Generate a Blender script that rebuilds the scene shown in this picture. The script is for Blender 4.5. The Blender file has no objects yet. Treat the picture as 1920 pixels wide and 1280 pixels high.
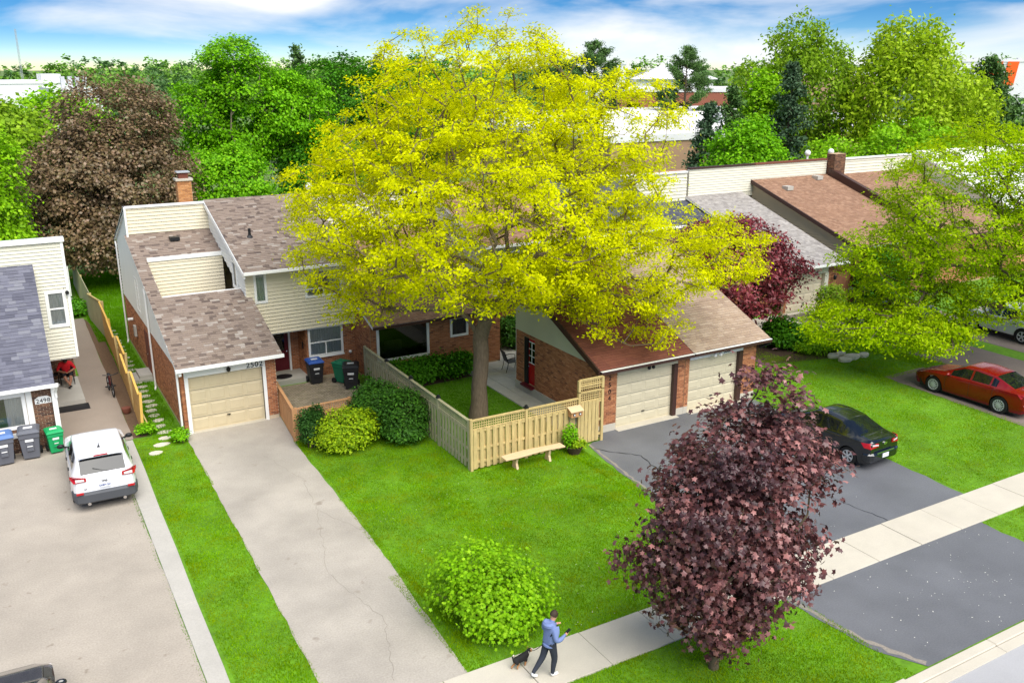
import bpy, bmesh, math, random
import numpy as np
from mathutils import Vector, Matrix
random.seed(11); rng = np.random.default_rng(11)
S = bpy.context.scene; COL = S.collection
R = math.radians
# ------------------------------------------------------------------ camera, sky, sun, exposure
cam = bpy.data.cameras.new('camera'); camo = bpy.data.objects.new('camera', cam); COL.objects.link(camo)
camo.location = (0, 0, 13.0)
camo.rotation_euler = (R(90) - math.atan(515 / 1693), 0, R(-29.96))
cam.sensor_width = 36; cam.lens = 36 * 1693 / 1920; cam.clip_end = 4000; cam.clip_start = .3
S.camera = camo
SUN_EL, SUN_AZ = 54.0, 176.0          # azimuth measured from +Y (away from the street) towards +X
W = bpy.data.worlds.new('World'); S.world = W; W.use_nodes = True
nt = W.node_tree; nt.nodes.clear()
def wn(t, **k):
    n = nt.nodes.new(t)
    for a, b in k.items(): setattr(n, a, b)
    return n
tc = wn('ShaderNodeTexCoord')
sep = wn('ShaderNodeSeparateXYZ'); nt.links.new(tc.outputs['Generated'], sep.inputs[0])
zz = wn('ShaderNodeMath', operation='MULTIPLY_ADD'); zz.inputs[1].default_value = 3.4; zz.inputs[2].default_value = .015
nt.links.new(sep.outputs[2], zz.inputs[0])
cmb = wn('ShaderNodeCombineXYZ'); nt.links.new(sep.outputs[0], cmb.inputs[0]); nt.links.new(sep.outputs[1], cmb.inputs[1]); nt.links.new(zz.outputs[0], cmb.inputs[2])
nrm = wn('ShaderNodeVectorMath', operation='NORMALIZE'); nt.links.new(cmb.outputs[0], nrm.inputs[0])
sky = wn('ShaderNodeTexSky', sky_type='NISHITA', sun_disc=False, sun_elevation=R(SUN_EL), sun_rotation=R(SUN_AZ))
sky.air_density = 1.0; sky.dust_density = .1; sky.ozone_density = 3.0
nt.links.new(nrm.outputs[0], sky.inputs[0])
# thin streaky cloud over the whole dome
mp = wn('ShaderNodeMapping'); mp.inputs['Scale'].default_value = (2.0, 2.0, 8.0); mp.inputs['Rotation'].default_value = (R(4), R(-14), R(25))
mp.inputs['Location'].default_value = (.6, .35, .1)
nt.links.new(tc.outputs['Generated'], mp.inputs[0])
nz = wn('ShaderNodeTexNoise'); nz.inputs['Scale'].default_value = 1.6; nz.inputs['Detail'].default_value = 7; nz.inputs['Roughness'].default_value = .52; nz.inputs['Distortion'].default_value = .4
nt.links.new(mp.outputs[0], nz.inputs[0])
cr = wn('ShaderNodeValToRGB'); cr.color_ramp.elements[0].position = .47; cr.color_ramp.elements[1].position = .66
cr.color_ramp.elements[0].color = (.08, .08, .08, 1); cr.color_ramp.elements[1].color = (.95, .95, .95, 1)
nt.links.new(nz.outputs[0], cr.inputs[0])
mixc = wn('ShaderNodeMix', data_type='RGBA'); mixc.inputs['B'].default_value = (8.2, 8.3, 8.5, 1)
nt.links.new(cr.outputs[0], mixc.inputs['Factor']); hs = wn('ShaderNodeHueSaturation'); hs.inputs['Saturation'].default_value = 1.6; nt.links.new(sky.outputs[0], hs.inputs['Color']); nt.links.new(hs.outputs[0], mixc.inputs['A'])
bg = wn('ShaderNodeBackground'); bg.inputs[1].default_value = .092
nt.links.new(mixc.outputs['Result'], bg.inputs[0])
wo = wn('ShaderNodeOutputWorld'); nt.links.new(bg.outputs[0], wo.inputs[0])
sl = bpy.data.lights.new('sun', 'SUN'); sl.energy = 4.3; sl.angle = R(60); sl.color = (1, .965, .90)
so = bpy.data.objects.new('sun', sl); COL.objects.link(so)
sdir = Vector((math.sin(R(SUN_AZ)) * math.cos(R(SUN_EL)), math.cos(R(SUN_AZ)) * math.cos(R(SUN_EL)), math.sin(R(SUN_EL))))
so.rotation_euler = sdir.to_track_quat('Z', 'Y').to_euler(); so.location = (30, 10, 40)
S.view_settings.view_transform = 'Standard'; S.view_settings.look = 'None'; S.view_settings.gamma = 1
S.view_settings.use_curve_mapping = False; S.view_settings.exposure = 0.5
S.cycles.max_bounces = 6; S.cycles.transparent_max_bounces = 12; S.cycles.diffuse_bounces = 3; S.cycles.glossy_bounces = 3
# ------------------------------------------------------------------ materials
def c(r, g, b):
    f = lambda v: (v / 255 / 12.92) if v <= 10 else ((v / 255 + .055) / 1.055) ** 2.4
    return (f(r), f(g), f(b))
def mat(name, base=(.5, .5, .5), rough=.8, nz=0., nscale=3., bump=0., bscale=30., isl=None, trans=0., metal=0., spec=.4, coat=0., nz2=0., n2scale=.4, stretch=None, spots=None):
    m = bpy.data.materials.new(name); m.use_nodes = True
    t = m.node_tree; N = t.nodes; Lk = t.links; b = N['Principled BSDF']; out = N['Material Output']
    b.inputs['Roughness'].default_value = rough; b.inputs['Metallic'].default_value = metal
    b.inputs['Specular IOR Level'].default_value = spec; b.inputs['Coat Weight'].default_value = coat; b.inputs['Coat Roughness'].default_value = .03
    co = N.new('ShaderNodeTexCoord').outputs['Object']
    if stretch:
        q = N.new('ShaderNodeMapping'); q.inputs['Scale'].default_value = stretch; Lk.new(co, q.inputs[0]); co = q.outputs[0]
    if isl:
        geo = N.new('ShaderNodeNewGeometry'); rp = N.new('ShaderNodeValToRGB'); el = rp.color_ramp.elements
        k = len(isl)
        while len(el) < k: el.new(.5)
        for i, q in enumerate(isl): el[i].position = i / max(1, k - 1); el[i].color = (*q, 1)
        Lk.new(geo.outputs['Random Per Island'], rp.inputs[0]); col = rp.outputs[0]
    else:
        r = N.new('ShaderNodeRGB'); r.outputs[0].default_value = (*base, 1); col = r.outputs[0]
    def noisemul(col, amp, sc, det=4):
        n = N.new('ShaderNodeTexNoise'); n.inputs['Scale'].default_value = sc; n.inputs['Detail'].default_value = det; n.inputs['Roughness'].default_value = .6
        Lk.new(co, n.inputs[0])
        mr = N.new('ShaderNodeMapRange'); mr.inputs[1].default_value = .28; mr.inputs[2].default_value = .72; mr.inputs[3].default_value = 1 - amp; mr.inputs[4].default_value = 1 + amp
        Lk.new(n.outputs[0], mr.inputs[0])
        x = N.new('ShaderNodeVectorMath'); x.operation = 'SCALE'; Lk.new(col, x.inputs[0]); Lk.new(mr.outputs[0], x.inputs['Scale'])
        return x.outputs[0]
    if nz: col = noisemul(col, nz, nscale)
    if nz2: col = noisemul(col, nz2, n2scale, 3)
    if spots:        # (scale, threshold, colour): blotches with a shape of their own
        sc, th, sc_col = spots[:3]; sf = spots[3] if len(spots) > 3 else .06
        n = N.new('ShaderNodeTexNoise'); n.inputs['Scale'].default_value = sc; n.inputs['Detail'].default_value = 5; Lk.new(co, n.inputs[0])
        mr = N.new('ShaderNodeMapRange'); mr.inputs[1].default_value = th; mr.inputs[2].default_value = th + sf; Lk.new(n.outputs[0], mr.inputs[0])
        mx = N.new('ShaderNodeMix'); mx.data_type = 'RGBA'; mx.inputs['B'].default_value = (*sc_col, 1)
        Lk.new(mr.outputs[0], mx.inputs['Factor']); Lk.new(col, mx.inputs['A']); col = mx.outputs['Result']
    Lk.new(col, b.inputs['Base Color'])
    if bump:
        n = N.new('ShaderNodeTexNoise'); n.inputs['Scale'].default_value = bscale; n.inputs['Detail'].default_value = 5; Lk.new(co, n.inputs[0])
        bp = N.new('ShaderNodeBump'); bp.inputs['Strength'].default_value = bump; bp.inputs['Distance'].default_value = .02; Lk.new(n.outputs[0], bp.inputs['Height'])
        Lk.new(bp.outputs[0], b.inputs['Normal'])
    if trans:
        tr = N.new('ShaderNodeBsdfTranslucent'); Lk.new(col, tr.inputs[0]); ms = N.new('ShaderNodeMixShader'); ms.inputs[0].default_value = trans
        Lk.new(b.outputs[0], ms.inputs[1]); Lk.new(tr.outputs[0], ms.inputs[2]); Lk.new(ms.outputs[0], out.inputs[0])
    return m
def glass_mat(name, tint=(.86, .88, .88), refl=1.0):
    m = bpy.data.materials.new(name); m.use_nodes = True; t = m.node_tree; N = t.nodes; Lk = t.links
    N.remove(N['Principled BSDF'])
    tr = N.new('ShaderNodeBsdfTransparent'); tr.inputs[0].default_value = (*tint, 1)
    gl = N.new('ShaderNodeBsdfGlossy'); gl.inputs[1].default_value = .02; gl.inputs[0].default_value = (refl, refl, refl, 1)
    fr = N.new('ShaderNodeFresnel'); fr.inputs[0].default_value = 1.6
    mx = N.new('ShaderNodeMixShader'); Lk.new(fr.outputs[0], mx.inputs[0]); Lk.new(tr.outputs[0], mx.inputs[1]); Lk.new(gl.outputs[0], mx.inputs[2])
    Lk.new(mx.outputs[0], N['Material Output'].inputs[0]); return m
BR1 = [c(168, 108, 72), c(186, 124, 84), c(152, 96, 66), c(196, 136, 96), c(174, 114, 76), c(122, 80, 60)]
BR2 = [c(92, 66, 54), c(120, 84, 64), c(74, 54, 48), c(140, 100, 76), c(106, 76, 60)]
MT = dict(
    brick=mat('brick_orange', isl=BR1, rough=.9, nz=.12, nscale=25, bump=.3, bscale=60),
    brick2=mat('brick_brown', isl=BR2, rough=.9, nz=.12, nscale=25, bump=.3, bscale=60),
    brick_y=mat('brick_buff', isl=[c(190, 130, 80), c(204, 146, 92), c(176, 118, 74), c(212, 156, 104), c(160, 104, 66)], rough=.9, nz=.1, nscale=25),
    mortar=mat('mortar', c(204, 186, 160), .95, nz=.1, nscale=8),
    mortar_tan=mat('mortar_tan', c(188, 160, 126), .95, nz=.1, nscale=8),
    siding=mat('siding_cream', c(219, 209, 183), .55, nz=.035, nscale=1.2, spec=.3),
    siding_w=mat('siding_white', c(229, 228, 221), .55, nz=.03, nscale=1.2, spec=.3),
    siding_y=mat('siding_ivory', c(220, 215, 197), .55, nz=.03, nscale=1.2, spec=.3),
    siding_g=mat('siding_sage', c(196, 196, 168), .55, nz=.04, nscale=1.2, spec=.3),
    siding_b=mat('siding_beige', c(196, 178, 148), .55, nz=.04, nscale=1.2, spec=.3),
    white=mat('white_trim', c(238, 237, 233), .45, nz=.02, nscale=3),
    brown=mat('brown_trim', c(66, 42, 36), .45, nz=.08, nscale=5),
    sh2502=mat('shingle_mix', isl=[c(136, 120, 108), c(140, 124, 112), c(132, 116, 105), c(137, 121, 109), c(142, 126, 114), c(92, 79, 73), c(136, 120, 108), c(139, 123, 111), c(134, 118, 107), c(164, 154, 144), c(137, 121, 109), c(132, 116, 104), c(98, 84, 76), c(140, 124, 112)], rough=.95, nz=.1, nscale=30, nz2=.05, n2scale=.8),  # the few dark tabs paint shadow-line dashes into the tab colours
    sh2498=mat('shingle_slate', isl=[c(92, 92, 104), c(104, 104, 116), c(84, 84, 96), c(112, 112, 124), c(96, 96, 108), c(124, 124, 132), c(88, 88, 100)], rough=.95, nz=.1, nscale=30),
    sh_red=mat('shingle_rust', isl=[c(122, 72, 56), c(130, 78, 60), c(114, 66, 52), c(126, 74, 58), c(118, 70, 54)], rough=.95, nz=.1, nscale=12, nz2=.08, n2scale=.7),
    sh_tan=mat('shingle_tan', isl=[c(166, 144, 124), c(156, 134, 114), c(172, 152, 132), c(150, 128, 110), c(162, 140, 120)], rough=.95, nz=.1, nscale=12, nz2=.08, n2scale=.7),
    sh_brown=mat('shingle_brown', isl=[c(150, 116, 92), c(140, 106, 84), c(160, 126, 102), c(146, 112, 90), c(134, 102, 80)], rough=.95, nz=.1, nscale=12, nz2=.08, n2scale=.7),
    sh_grey=mat('shingle_grey', isl=[c(150, 144, 138), c(162, 156, 150), c(138, 132, 128), c(172, 166, 160), c(146, 140, 134)], rough=.95, nz=.1, nscale=20),
    sh_dark=mat('shingle_charcoal', isl=[c(74, 76, 86), c(84, 86, 96), c(66, 68, 78), c(90, 92, 100)], rough=.95, nz=.1, nscale=20),
    door_tan=mat('garage_tan', c(206, 190, 156), .5, nz=.05, nscale=2.5),
    door_grey=mat('garage_putty', c(206, 195, 166), .5, nz=.04, nscale=2.5),
    door_cream=mat('garage_cream', c(226, 212, 186), .5, nz=.03, nscale=2.5),
    maroon=mat('maroon_paint', c(92, 18, 30), .35, nz=.05), red=mat('red_paint', c(186, 16, 26), .35, nz=.04),
    black=mat('black_matte', c(26, 26, 28), .5), blackm=mat('black_metal', c(34, 34, 36), .35, metal=.4),
    glass=glass_mat('window_glass'), glass_d=glass_mat('window_glass_dark', (.34, .36, .36)),
    curtain=mat('curtain', c(216, 214, 206), .9, nz=.2, nscale=14, stretch=(6, 6, .2)),
    beige=mat('beige_fabric', c(214, 204, 184), .9),
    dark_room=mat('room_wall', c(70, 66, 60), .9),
    asph_l=mat('old_asphalt', c(166, 156, 143), .95, nz=.15, nscale=22, nz2=.15, n2scale=.45, bump=.35, bscale=60, spots=(2.2, .67, c(140, 128, 114))),
    asph_m=mat('worn_asphalt', c(166, 158, 147), .95, nz=.14, nscale=22, nz2=.17, n2scale=.5, bump=.35, bscale=60, spots=(1.5, .66, c(146, 136, 124))),
    asph_d=mat('sealed_asphalt', c(104, 105, 109), .6, nz=.14, nscale=24, nz2=.2, n2scale=.35, bump=.3, bscale=120, spec=.35),
    asph_b=mat('brown_asphalt', c(120, 108, 100), .9, nz=.1, nscale=60, nz2=.12, n2scale=.5, bump=.3, bscale=120),
    road=mat('road_asphalt', c(166, 165, 166), .95, nz=.08, nscale=60, nz2=.06, n2scale=.5, bump=.3, bscale=120),
    aggregate=mat('exposed_aggregate', c(150, 137, 124), .95, nz=.16, nscale=55, nz2=.06, n2scale=.6, bump=.6, bscale=90),
    conc=mat('concrete', c(192, 184, 168), .9, nz=.06, nscale=30, nz2=.07, n2scale=.9, bump=.2, bscale=90),
    conc_w=mat('concrete_strip', c(178, 173, 164), .9, nz=.09, nscale=30, nz2=.07, n2scale=.9, bump=.3, bscale=60),
    conc_g=mat('concrete_grey', c(176, 172, 162), .85, nz=.06, nscale=30, nz2=.08, n2scale=.9, bump=.2, bscale=90),
    patio=mat('patio_slab', c(178, 176, 166), .75, nz=.07, nscale=20, nz2=.12, n2scale=1.3, bump=.3, bscale=30),
    paver=mat('paver', isl=[c(150, 136, 116), c(164, 150, 130), c(140, 128, 108), c(156, 144, 120)], rough=.95, nz=.1, nscale=20, nz2=.16, n2scale=.8),
    soil=mat('soil', c(104, 82, 62), .98, nz=.3, nscale=12, bump=.6, bscale=30),
    mulch=mat('mulch', c(74, 58, 44), .98, nz=.35, nscale=18, bump=.8, bscale=30),
    dirt_green=mat('lawn_base', c(92, 136, 22), .98, nz=.25, nscale=6, nz2=.25, n2scale=.5),
    terrain=mat('terrain', c(96, 118, 62), .98, nz=.25, nscale=.05, nz2=.25, n2scale=.4),
    stone=mat('stone', c(206, 198, 180), .9, nz=.15, nscale=6, bump=.5, bscale=12),
    fence_new=mat('treated_pine', c(196, 172, 116), .8, nz=.22, nscale=7, stretch=(3, 3, .35), nz2=.12, n2scale=2.2),
    fence_old=mat('weathered_pine', c(166, 160, 128), .85, nz=.22, nscale=7, stretch=(3, 3, .35), nz2=.12, n2scale=2.2),
    fence_tan=mat('cedar_fence', c(188, 140, 96), .85, nz=.2, nscale=7, stretch=(3, 3, .35)),
    fence_dk=mat('brown_fence', c(132, 88, 62), .85, nz=.2, nscale=7, stretch=(3, 3, .35)),
    ply=mat('plywood', c(196, 156, 92), .85, nz=.14, nscale=4, stretch=(1, .3, 2), nz2=.1, n2scale=1),
    post_y=mat('lumber_yellow', c(222, 178, 88), .8, nz=.1, nscale=5),
    bark=mat('bark', c(118, 102, 84), .95, nz=.3, nscale=9, bump=1.0, bscale=14, stretch=(2.4, 2.4, .5)),
    bark_d=mat('bark_dark', c(98, 86, 66), .95, nz=.25, nscale=9, bump=.5, bscale=14),
    bark_l=mat('bark_pale', c(150, 134, 112), .95, nz=.2, nscale=9),
    chrome=mat('chrome', (.75, .75, .77), .12, metal=1.), alu=mat('alloy', (.55, .56, .58), .35, metal=.25),
    tyre=mat('rubber', c(30, 30, 31), .85), plastic=mat('grey_plastic', c(74, 76, 80), .6, nz=.05),
    lens_r=mat('red_lens', c(176, 12, 24), .12, coat=.6), lens_w=mat('clear_lens', c(226, 214, 214), .1, coat=.6),
    plate=mat('plate_white', c(226, 228, 232), .5), plate_t=mat('plate_blue', c(52, 74, 140), .6),
    ink=mat('black_lettering', c(22, 22, 24), .5), print=mat('white_lettering', c(222, 222, 222), .7),
)
# ------------------------------------------------------------------ mesh helpers
def link(o, parent=None, kind=None, label=None):
    COL.objects.link(o)
    if parent is not None: o.parent = parent
    if kind: o['kind'] = kind
    if label: o['label'] = label
    return o
def thing(name, label, cat, loc=(0, 0, 0), rz=0., group=None):
    o = bpy.data.objects.new(name, None); o.empty_display_size = .2; o.location = loc; o.rotation_euler = (0, 0, rz)
    COL.objects.link(o); o['label'] = label; o['category'] = cat
    if group: o['group'] = group
    return o
def tag(o, label, cat, group=None):
    o['label'] = label; o['category'] = cat
    if group: o['group'] = group
    return o
def copy_tree(o, parent=None):
    n = o.copy(); COL.objects.link(n); n.parent = parent
    for ch in list(o.children): copy_tree(ch, n)
    return n
def rawmesh(name, V, loops, starts, totals):
    me = bpy.data.meshes.new(name); V = np.asarray(V, dtype=np.float32)
    me.vertices.add(len(V)); me.vertices.foreach_set('co', V.ravel())
    me.loops.add(len(loops)); me.loops.foreach_set('vertex_index', np.asarray(loops, dtype=np.int32))
    me.polygons.add(len(starts)); me.polygons.foreach_set('loop_start', np.asarray(starts, dtype=np.int32))
    me.update(calc_edges=True); return me
class MB:
    """collects shapes (world coordinates when made for a thing at org) and links them as ONE mesh object"""
    def __init__(s, root=None, xf=None):
        s.v = []; s.f = []; s.o = Vector(root.location) if root is not None else Vector((0, 0, 0)); s.xf = xf
    def add(s, vs, fs):
        k = len(s.v)
        if s.xf is not None: vs = [s.xf @ Vector(p) for p in vs]
        s.v += [tuple(p) for p in vs]; s.f += [tuple(k + i for i in f) for f in fs]; return s
    def box(s, x0, x1, y0, y1, z0, z1):
        s.add([(x0, y0, z0), (x1, y0, z0), (x1, y1, z0), (x0, y1, z0), (x0, y0, z1), (x1, y0, z1), (x1, y1, z1), (x0, y1, z1)],
              [(3, 2, 1, 0), (4, 5, 6, 7), (0, 1, 5, 4), (1, 2, 6, 5), (2, 3, 7, 6), (3, 0, 4, 7)]); return s
    def prism(s, poly, ext):
        n = len(poly); e = Vector(ext); a = [Vector(p) for p in poly]
        s.add(a + [p + e for p in a], [tuple(range(n - 1, -1, -1)), tuple(range(n, 2 * n))] + [(i, (i + 1) % n, n + (i + 1) % n, n + i) for i in range(n)]); return s
    def bar(s, p, q, w, h=None, up=(0, 0, 1)):
        p = Vector(p); q = Vector(q); d = (q - p).normalized(); h = h or w; u = Vector(up)
        if abs(d.dot(u)) > .98: u = Vector((0, 1, 0))
        a = d.cross(u).normalized() * w / 2; b = a.cross(d).normalized() * h / 2
        s.add([p - a - b, p + a - b, p + a + b, p - a + b, q - a - b, q + a - b, q + a + b, q - a + b],
              [(3, 2, 1, 0), (4, 5, 6, 7), (0, 1, 5, 4), (1, 2, 6, 5), (2, 3, 7, 6), (3, 0, 4, 7)]); return s
    def tube(s, pts, rad, n=8, cap=True):
        P = [Vector(p) for p in pts]; m = len(P)
        if not hasattr(rad, '__len__'): rad = [rad] * m
        vs = []; prev = None
        for i, p in enumerate(P):
            d = (P[min(i + 1, m - 1)] - P[max(i - 1, 0)]);
            d = d.normalized() if d.length > 1e-9 else Vector((0, 0, 1))
            if prev is None:
                u = Vector((0, 0, 1)) if abs(d.z) < .9 else Vector((1, 0, 0)); a = d.cross(u).normalized()
            else:
                a = prev - d * prev.dot(d); a = a.normalized() if a.length > 1e-6 else d.orthogonal().normalized()
            prev = a; b = d.cross(a)
            for k in range(n):
                t = 2 * math.pi * k / n; vs.append(p + (a * math.cos(t) + b * math.sin(t)) * rad[i])
        fs = [(i * n + k, i * n + (k + 1) % n, (i + 1) * n + (k + 1) % n, (i + 1) * n + k) for i in range(m - 1) for k in range(n)]
        if cap: fs += [tuple(range(n - 1, -1, -1)), tuple((m - 1) * n + k for k in range(n))]
        s.add(vs, fs); return s
    def lathe(s, prof, o=(0, 0, 0), n=20, axis='z', sx=1, sy=1):
        vs = []; m = len(prof)
        for r, z in prof:
            for k in range(n):
                t = 2 * math.pi * k / n; x, y = r * math.cos(t) * sx, r * math.sin(t) * sy
                p = (x, y, z) if axis == 'z' else ((z, x, y) if axis == 'x' else (x, z, y)); vs.append((p[0] + o[0], p[1] + o[1], p[2] + o[2]))
        fs = [(i * n + k, i * n + (k + 1) % n, (i + 1) * n + (k + 1) % n, (i + 1) * n + k) for i in range(m - 1) for k in range(n)]
        fs += [tuple(range(n - 1, -1, -1)), tuple((m - 1) * n + k for k in range(n))]
        s.add(vs, fs); return s
    def ball(s, o, r, n=10, m=6, sx=1, sy=1, sz=1):
        s.lathe([(max(1e-3, r * math.sin(math.pi * i / m)), -r * sz * math.cos(math.pi * i / m)) for i in range(m + 1)], o, n, 'z', sx, sy); return s
    def build(s, name, m, parent=None, smooth=False, kind=None, label=None, bevel=0):
        me = bpy.data.meshes.new(name)
        me.from_pydata([(p[0] - s.o[0], p[1] - s.o[1], p[2] - s.o[2]) for p in s.v], [], s.f)
        bm = bmesh.new(); bm.from_mesh(me)
        bmesh.ops.recalc_face_normals(bm, faces=bm.faces)
        if bevel: bmesh.ops.bevel(bm, geom=[e for e in bm.edges if e.calc_face_angle(0) > .5], offset=bevel, segments=1, affect='EDGES')
        bm.to_mesh(me); bm.free()
        if smooth:
            me.shade_smooth(); me.set_sharp_from_angle(angle=R(38))
        me.materials.append(MT[m] if isinstance(m, str) else m)
        return link(bpy.data.objects.new(name, me), parent, kind, label)
def newthing(name, mb, m, label, cat, loc=(0, 0, 0), group=None, **k):
    """a thing that is one mesh; mb in world coordinates, origin moved to loc"""
    mb.o = Vector(loc); o = mb.build(name, m, **k); o.location = loc; return tag(o, label, cat, group)
def text_mesh(txt, size, depth=.01, spacing=1.0):
    cu = bpy.data.curves.new('t', 'FONT'); cu.body = txt; cu.size = size; cu.extrude = depth; cu.align_x = 'CENTER'; cu.align_y = 'CENTER'; cu.space_character = spacing; cu.resolution_u = 3
    o = bpy.data.objects.new('t', cu); COL.objects.link(o)
    me = bpy.data.meshes.new_from_object(o.evaluated_get(bpy.context.evaluated_depsgraph_get()))
    bpy.data.objects.remove(o); bpy.data.curves.remove(cu); return me
def lettering(txt, size, m, parent, pos, U, N, name='lettering', org=(0, 0, 0), depth=.008, spacing=1.0):
    """flat raised lettering: U = reading direction, N = outward normal; V follows"""
    me = text_mesh(txt, size, depth, spacing); U = Vector(U).normalized(); N = Vector(N).normalized(); V = N.cross(U)
    mx = Matrix((U, V, N)).transposed().to_4x4(); mx.translation = Vector(pos) - Vector(org)
    me.transform(mx); me.materials.clear(); me.materials.append(MT[m])
    return link(bpy.data.objects.new(name, me), parent)
# ------------------------------------------------------------------ wall, roof and paving pieces
def clip(poly, z0, z1):
    def half(P, zc, up):
        out = []
        for i in range(len(P)):
            a, b = P[i], P[(i + 1) % len(P)]; ia = (a[1] >= zc) if up else (a[1] <= zc); ib = (b[1] >= zc) if up else (b[1] <= zc)
            if ia: out.append(a)
            if ia != ib:
                t = (zc - a[1]) / (b[1] - a[1]); out.append((a[0] + (b[0] - a[0]) * t, zc))
        return out
    P = half(poly, z0, True)
    return half(P, z1, False) if len(P) > 2 else []
def spans(poly, z, holes=()):
    xs = []
    for i in range(len(poly)):
        a, b = poly[i], poly[(i + 1) % len(poly)]
        if (a[1] > z) != (b[1] > z): xs.append(a[0] + (b[0] - a[0]) * (z - a[1]) / (b[1] - a[1]))
    xs.sort(); sp = [(xs[i], xs[i + 1]) for i in range(0, len(xs) - 1, 2)]
    for u0, u1, h0, h1 in holes:
        if h0 < z < h1:
            n = []
            for a, b in sp:
                if u1 <= a or u0 >= b: n.append((a, b)); continue
                if a < u0: n.append((a, u0))
                if b > u1: n.append((u1, b))
            sp = n
    return sp
def P3(O, U, V, N, u, v, n): return Vector(O) + Vector(U) * u + Vector(V) * v + Vector(N) * n
def siding(root, wall, poly, O, U, N, m='siding', ex=.15, holes=()):
    """lap boards, one object each, clipped to the wall's outline"""
    Z = (0, 0, 1); z = min(p[1] for p in poly); zt = max(p[1] for p in poly)
    while z < zt - .02:
        z1 = min(z + ex, zt); P = clip(poly, z, z1)
        pieces = []
        if len(P) > 2:
            cut = [h for h in holes if h[2] < z1 - .01 and h[3] > z + .01]
            if cut:
                us = [p[0] for p in P]; edges = [min(us) - 1] + [q for h in sorted(cut) for q in h[:2]] + [max(us) + 1]
                for a, b in zip(edges[::2], edges[1::2]):
                    Q = [(q[1], q[0]) for q in clip([(v, u) for u, v in P], a, b)]
                    if len(Q) > 2 and max(q[0] for q in Q) - min(q[0] for q in Q) > .02: pieces.append(Q)
            else: pieces.append(P)
        for P in pieces:
            mb = MB(root); off = lambda v: .040 - .036 * (v - z) / ex; n = len(P)
            mb.add([P3(O, U, Z, N, u, v, off(v)) for u, v in P] + [P3(O, U, Z, N, u, v, 0) for u, v in P],
                   [tuple(range(n))] + [(i, i + n, (i + 1) % n + n, (i + 1) % n) for i in range(n)])
            mb.build('siding_board', m, wall)
        z = z1
def bricks(root, wall, poly, O, U, N, m='brick', holes=(), bw=.20, bh=.067, name='bricks'):
    Z = (0, 0, 1); mb = MB(root); z = min(p[1] for p in poly); zt = max(p[1] for p in poly); row = 0; g = .011
    while z < zt - .02:
        z1 = min(z + bh, zt)
        for a, b in spans(poly, (z + z1) / 2, holes):
            u = a - (bw * .5 if row % 2 else 0)
            while u < b:
                u0, u1 = max(u, a), min(u + bw, b)
                if u1 - u0 > .025:
                    d = .014 + random.uniform(-.003, .003); q = [(u0 + g / 2, z + g / 2), (u1 - g / 2, z + g / 2), (u1 - g / 2, z1 - g / 2), (u0 + g / 2, z1 - g / 2)]
                    mb.add([P3(O, U, Z, N, *p, d) for p in q] + [P3(O, U, Z, N, *p, .001) for p in q], [(0, 1, 2, 3), (0, 4, 5, 1), (1, 5, 6, 2), (2, 6, 7, 3), (3, 7, 4, 0)])
                u += bw
        z = z1; row += 1
    if mb.v: return mb.build(name, m, wall, kind='stuff')
def shingles(root, roof, poly, O, U, V, m, ex=.145, w=(.13, .34), th=(.006, .02), name='shingles'):
    """overlapping tabs, butt edge raised; poly in (u along the eave, v up the slope)"""
    U = Vector(U).normalized(); V = Vector(V).normalized(); N = U.cross(V).normalized()
    if N.z < 0: N = -N
    mb = MB(root); v = min(p[1] for p in poly); vt = max(p[1] for p in poly)
    while v < vt - .02:
        v1 = min(v + ex, vt)
        for a, b in spans(poly, (v + v1) / 2):
            u = a - random.uniform(0, w[0])
            while u < b:
                d = random.uniform(*w); u0, u1 = max(u, a), min(u + d, b); u += d
                if u1 - u0 < .015: continue
                t = random.uniform(*th); vv = v - random.uniform(0, .012)
                mb.add([P3(O, U, V, N, u0, vv, t + .006), P3(O, U, V, N, u1, vv, t + .006), P3(O, U, V, N, u1, v1 + .01, .004), P3(O, U, V, N, u0, v1 + .01, .004),
                        P3(O, U, V, N, u0, vv, 0), P3(O, U, V, N, u1, vv, 0)], [(0, 1, 2, 3), (4, 5, 1, 0)])
        v = v1
    return mb.build(name, m, roof, kind='stuff')
def wall_rect(root, parent, O, U, N, u0, u1, z0, z1, holes=(), th=.15, m='mortar', name='wall'):
    us = sorted({u0, u1, *[min(max(h[k], u0), u1) for h in holes for k in (0, 1)]}); zs = sorted({z0, z1, *[min(max(h[k], z0), z1) for h in holes for k in (2, 3)]})
    mb = MB(root); Z = (0, 0, 1)
    for a, b in zip(us, us[1:]):
        for d, e in zip(zs, zs[1:]):
            cu, cz = (a + b) / 2, (d + e) / 2
            if any(h[0] < cu < h[1] and h[2] < cz < h[3] for h in holes): continue
            mb.prism([P3(O, U, Z, N, a, d, 0), P3(O, U, Z, N, b, d, 0), P3(O, U, Z, N, b, e, 0), P3(O, U, Z, N, a, e, 0)], Vector(N) * -th)
    return mb.build(name, m, parent)
def wall_poly(root, parent, poly, O, U, N, th=.15, m='mortar', name='wall'):
    return MB(root).prism([P3(O, U, (0, 0, 1), N, u, z, 0) for u, z in poly], Vector(N) * -th).build(name, m, parent)
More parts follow.
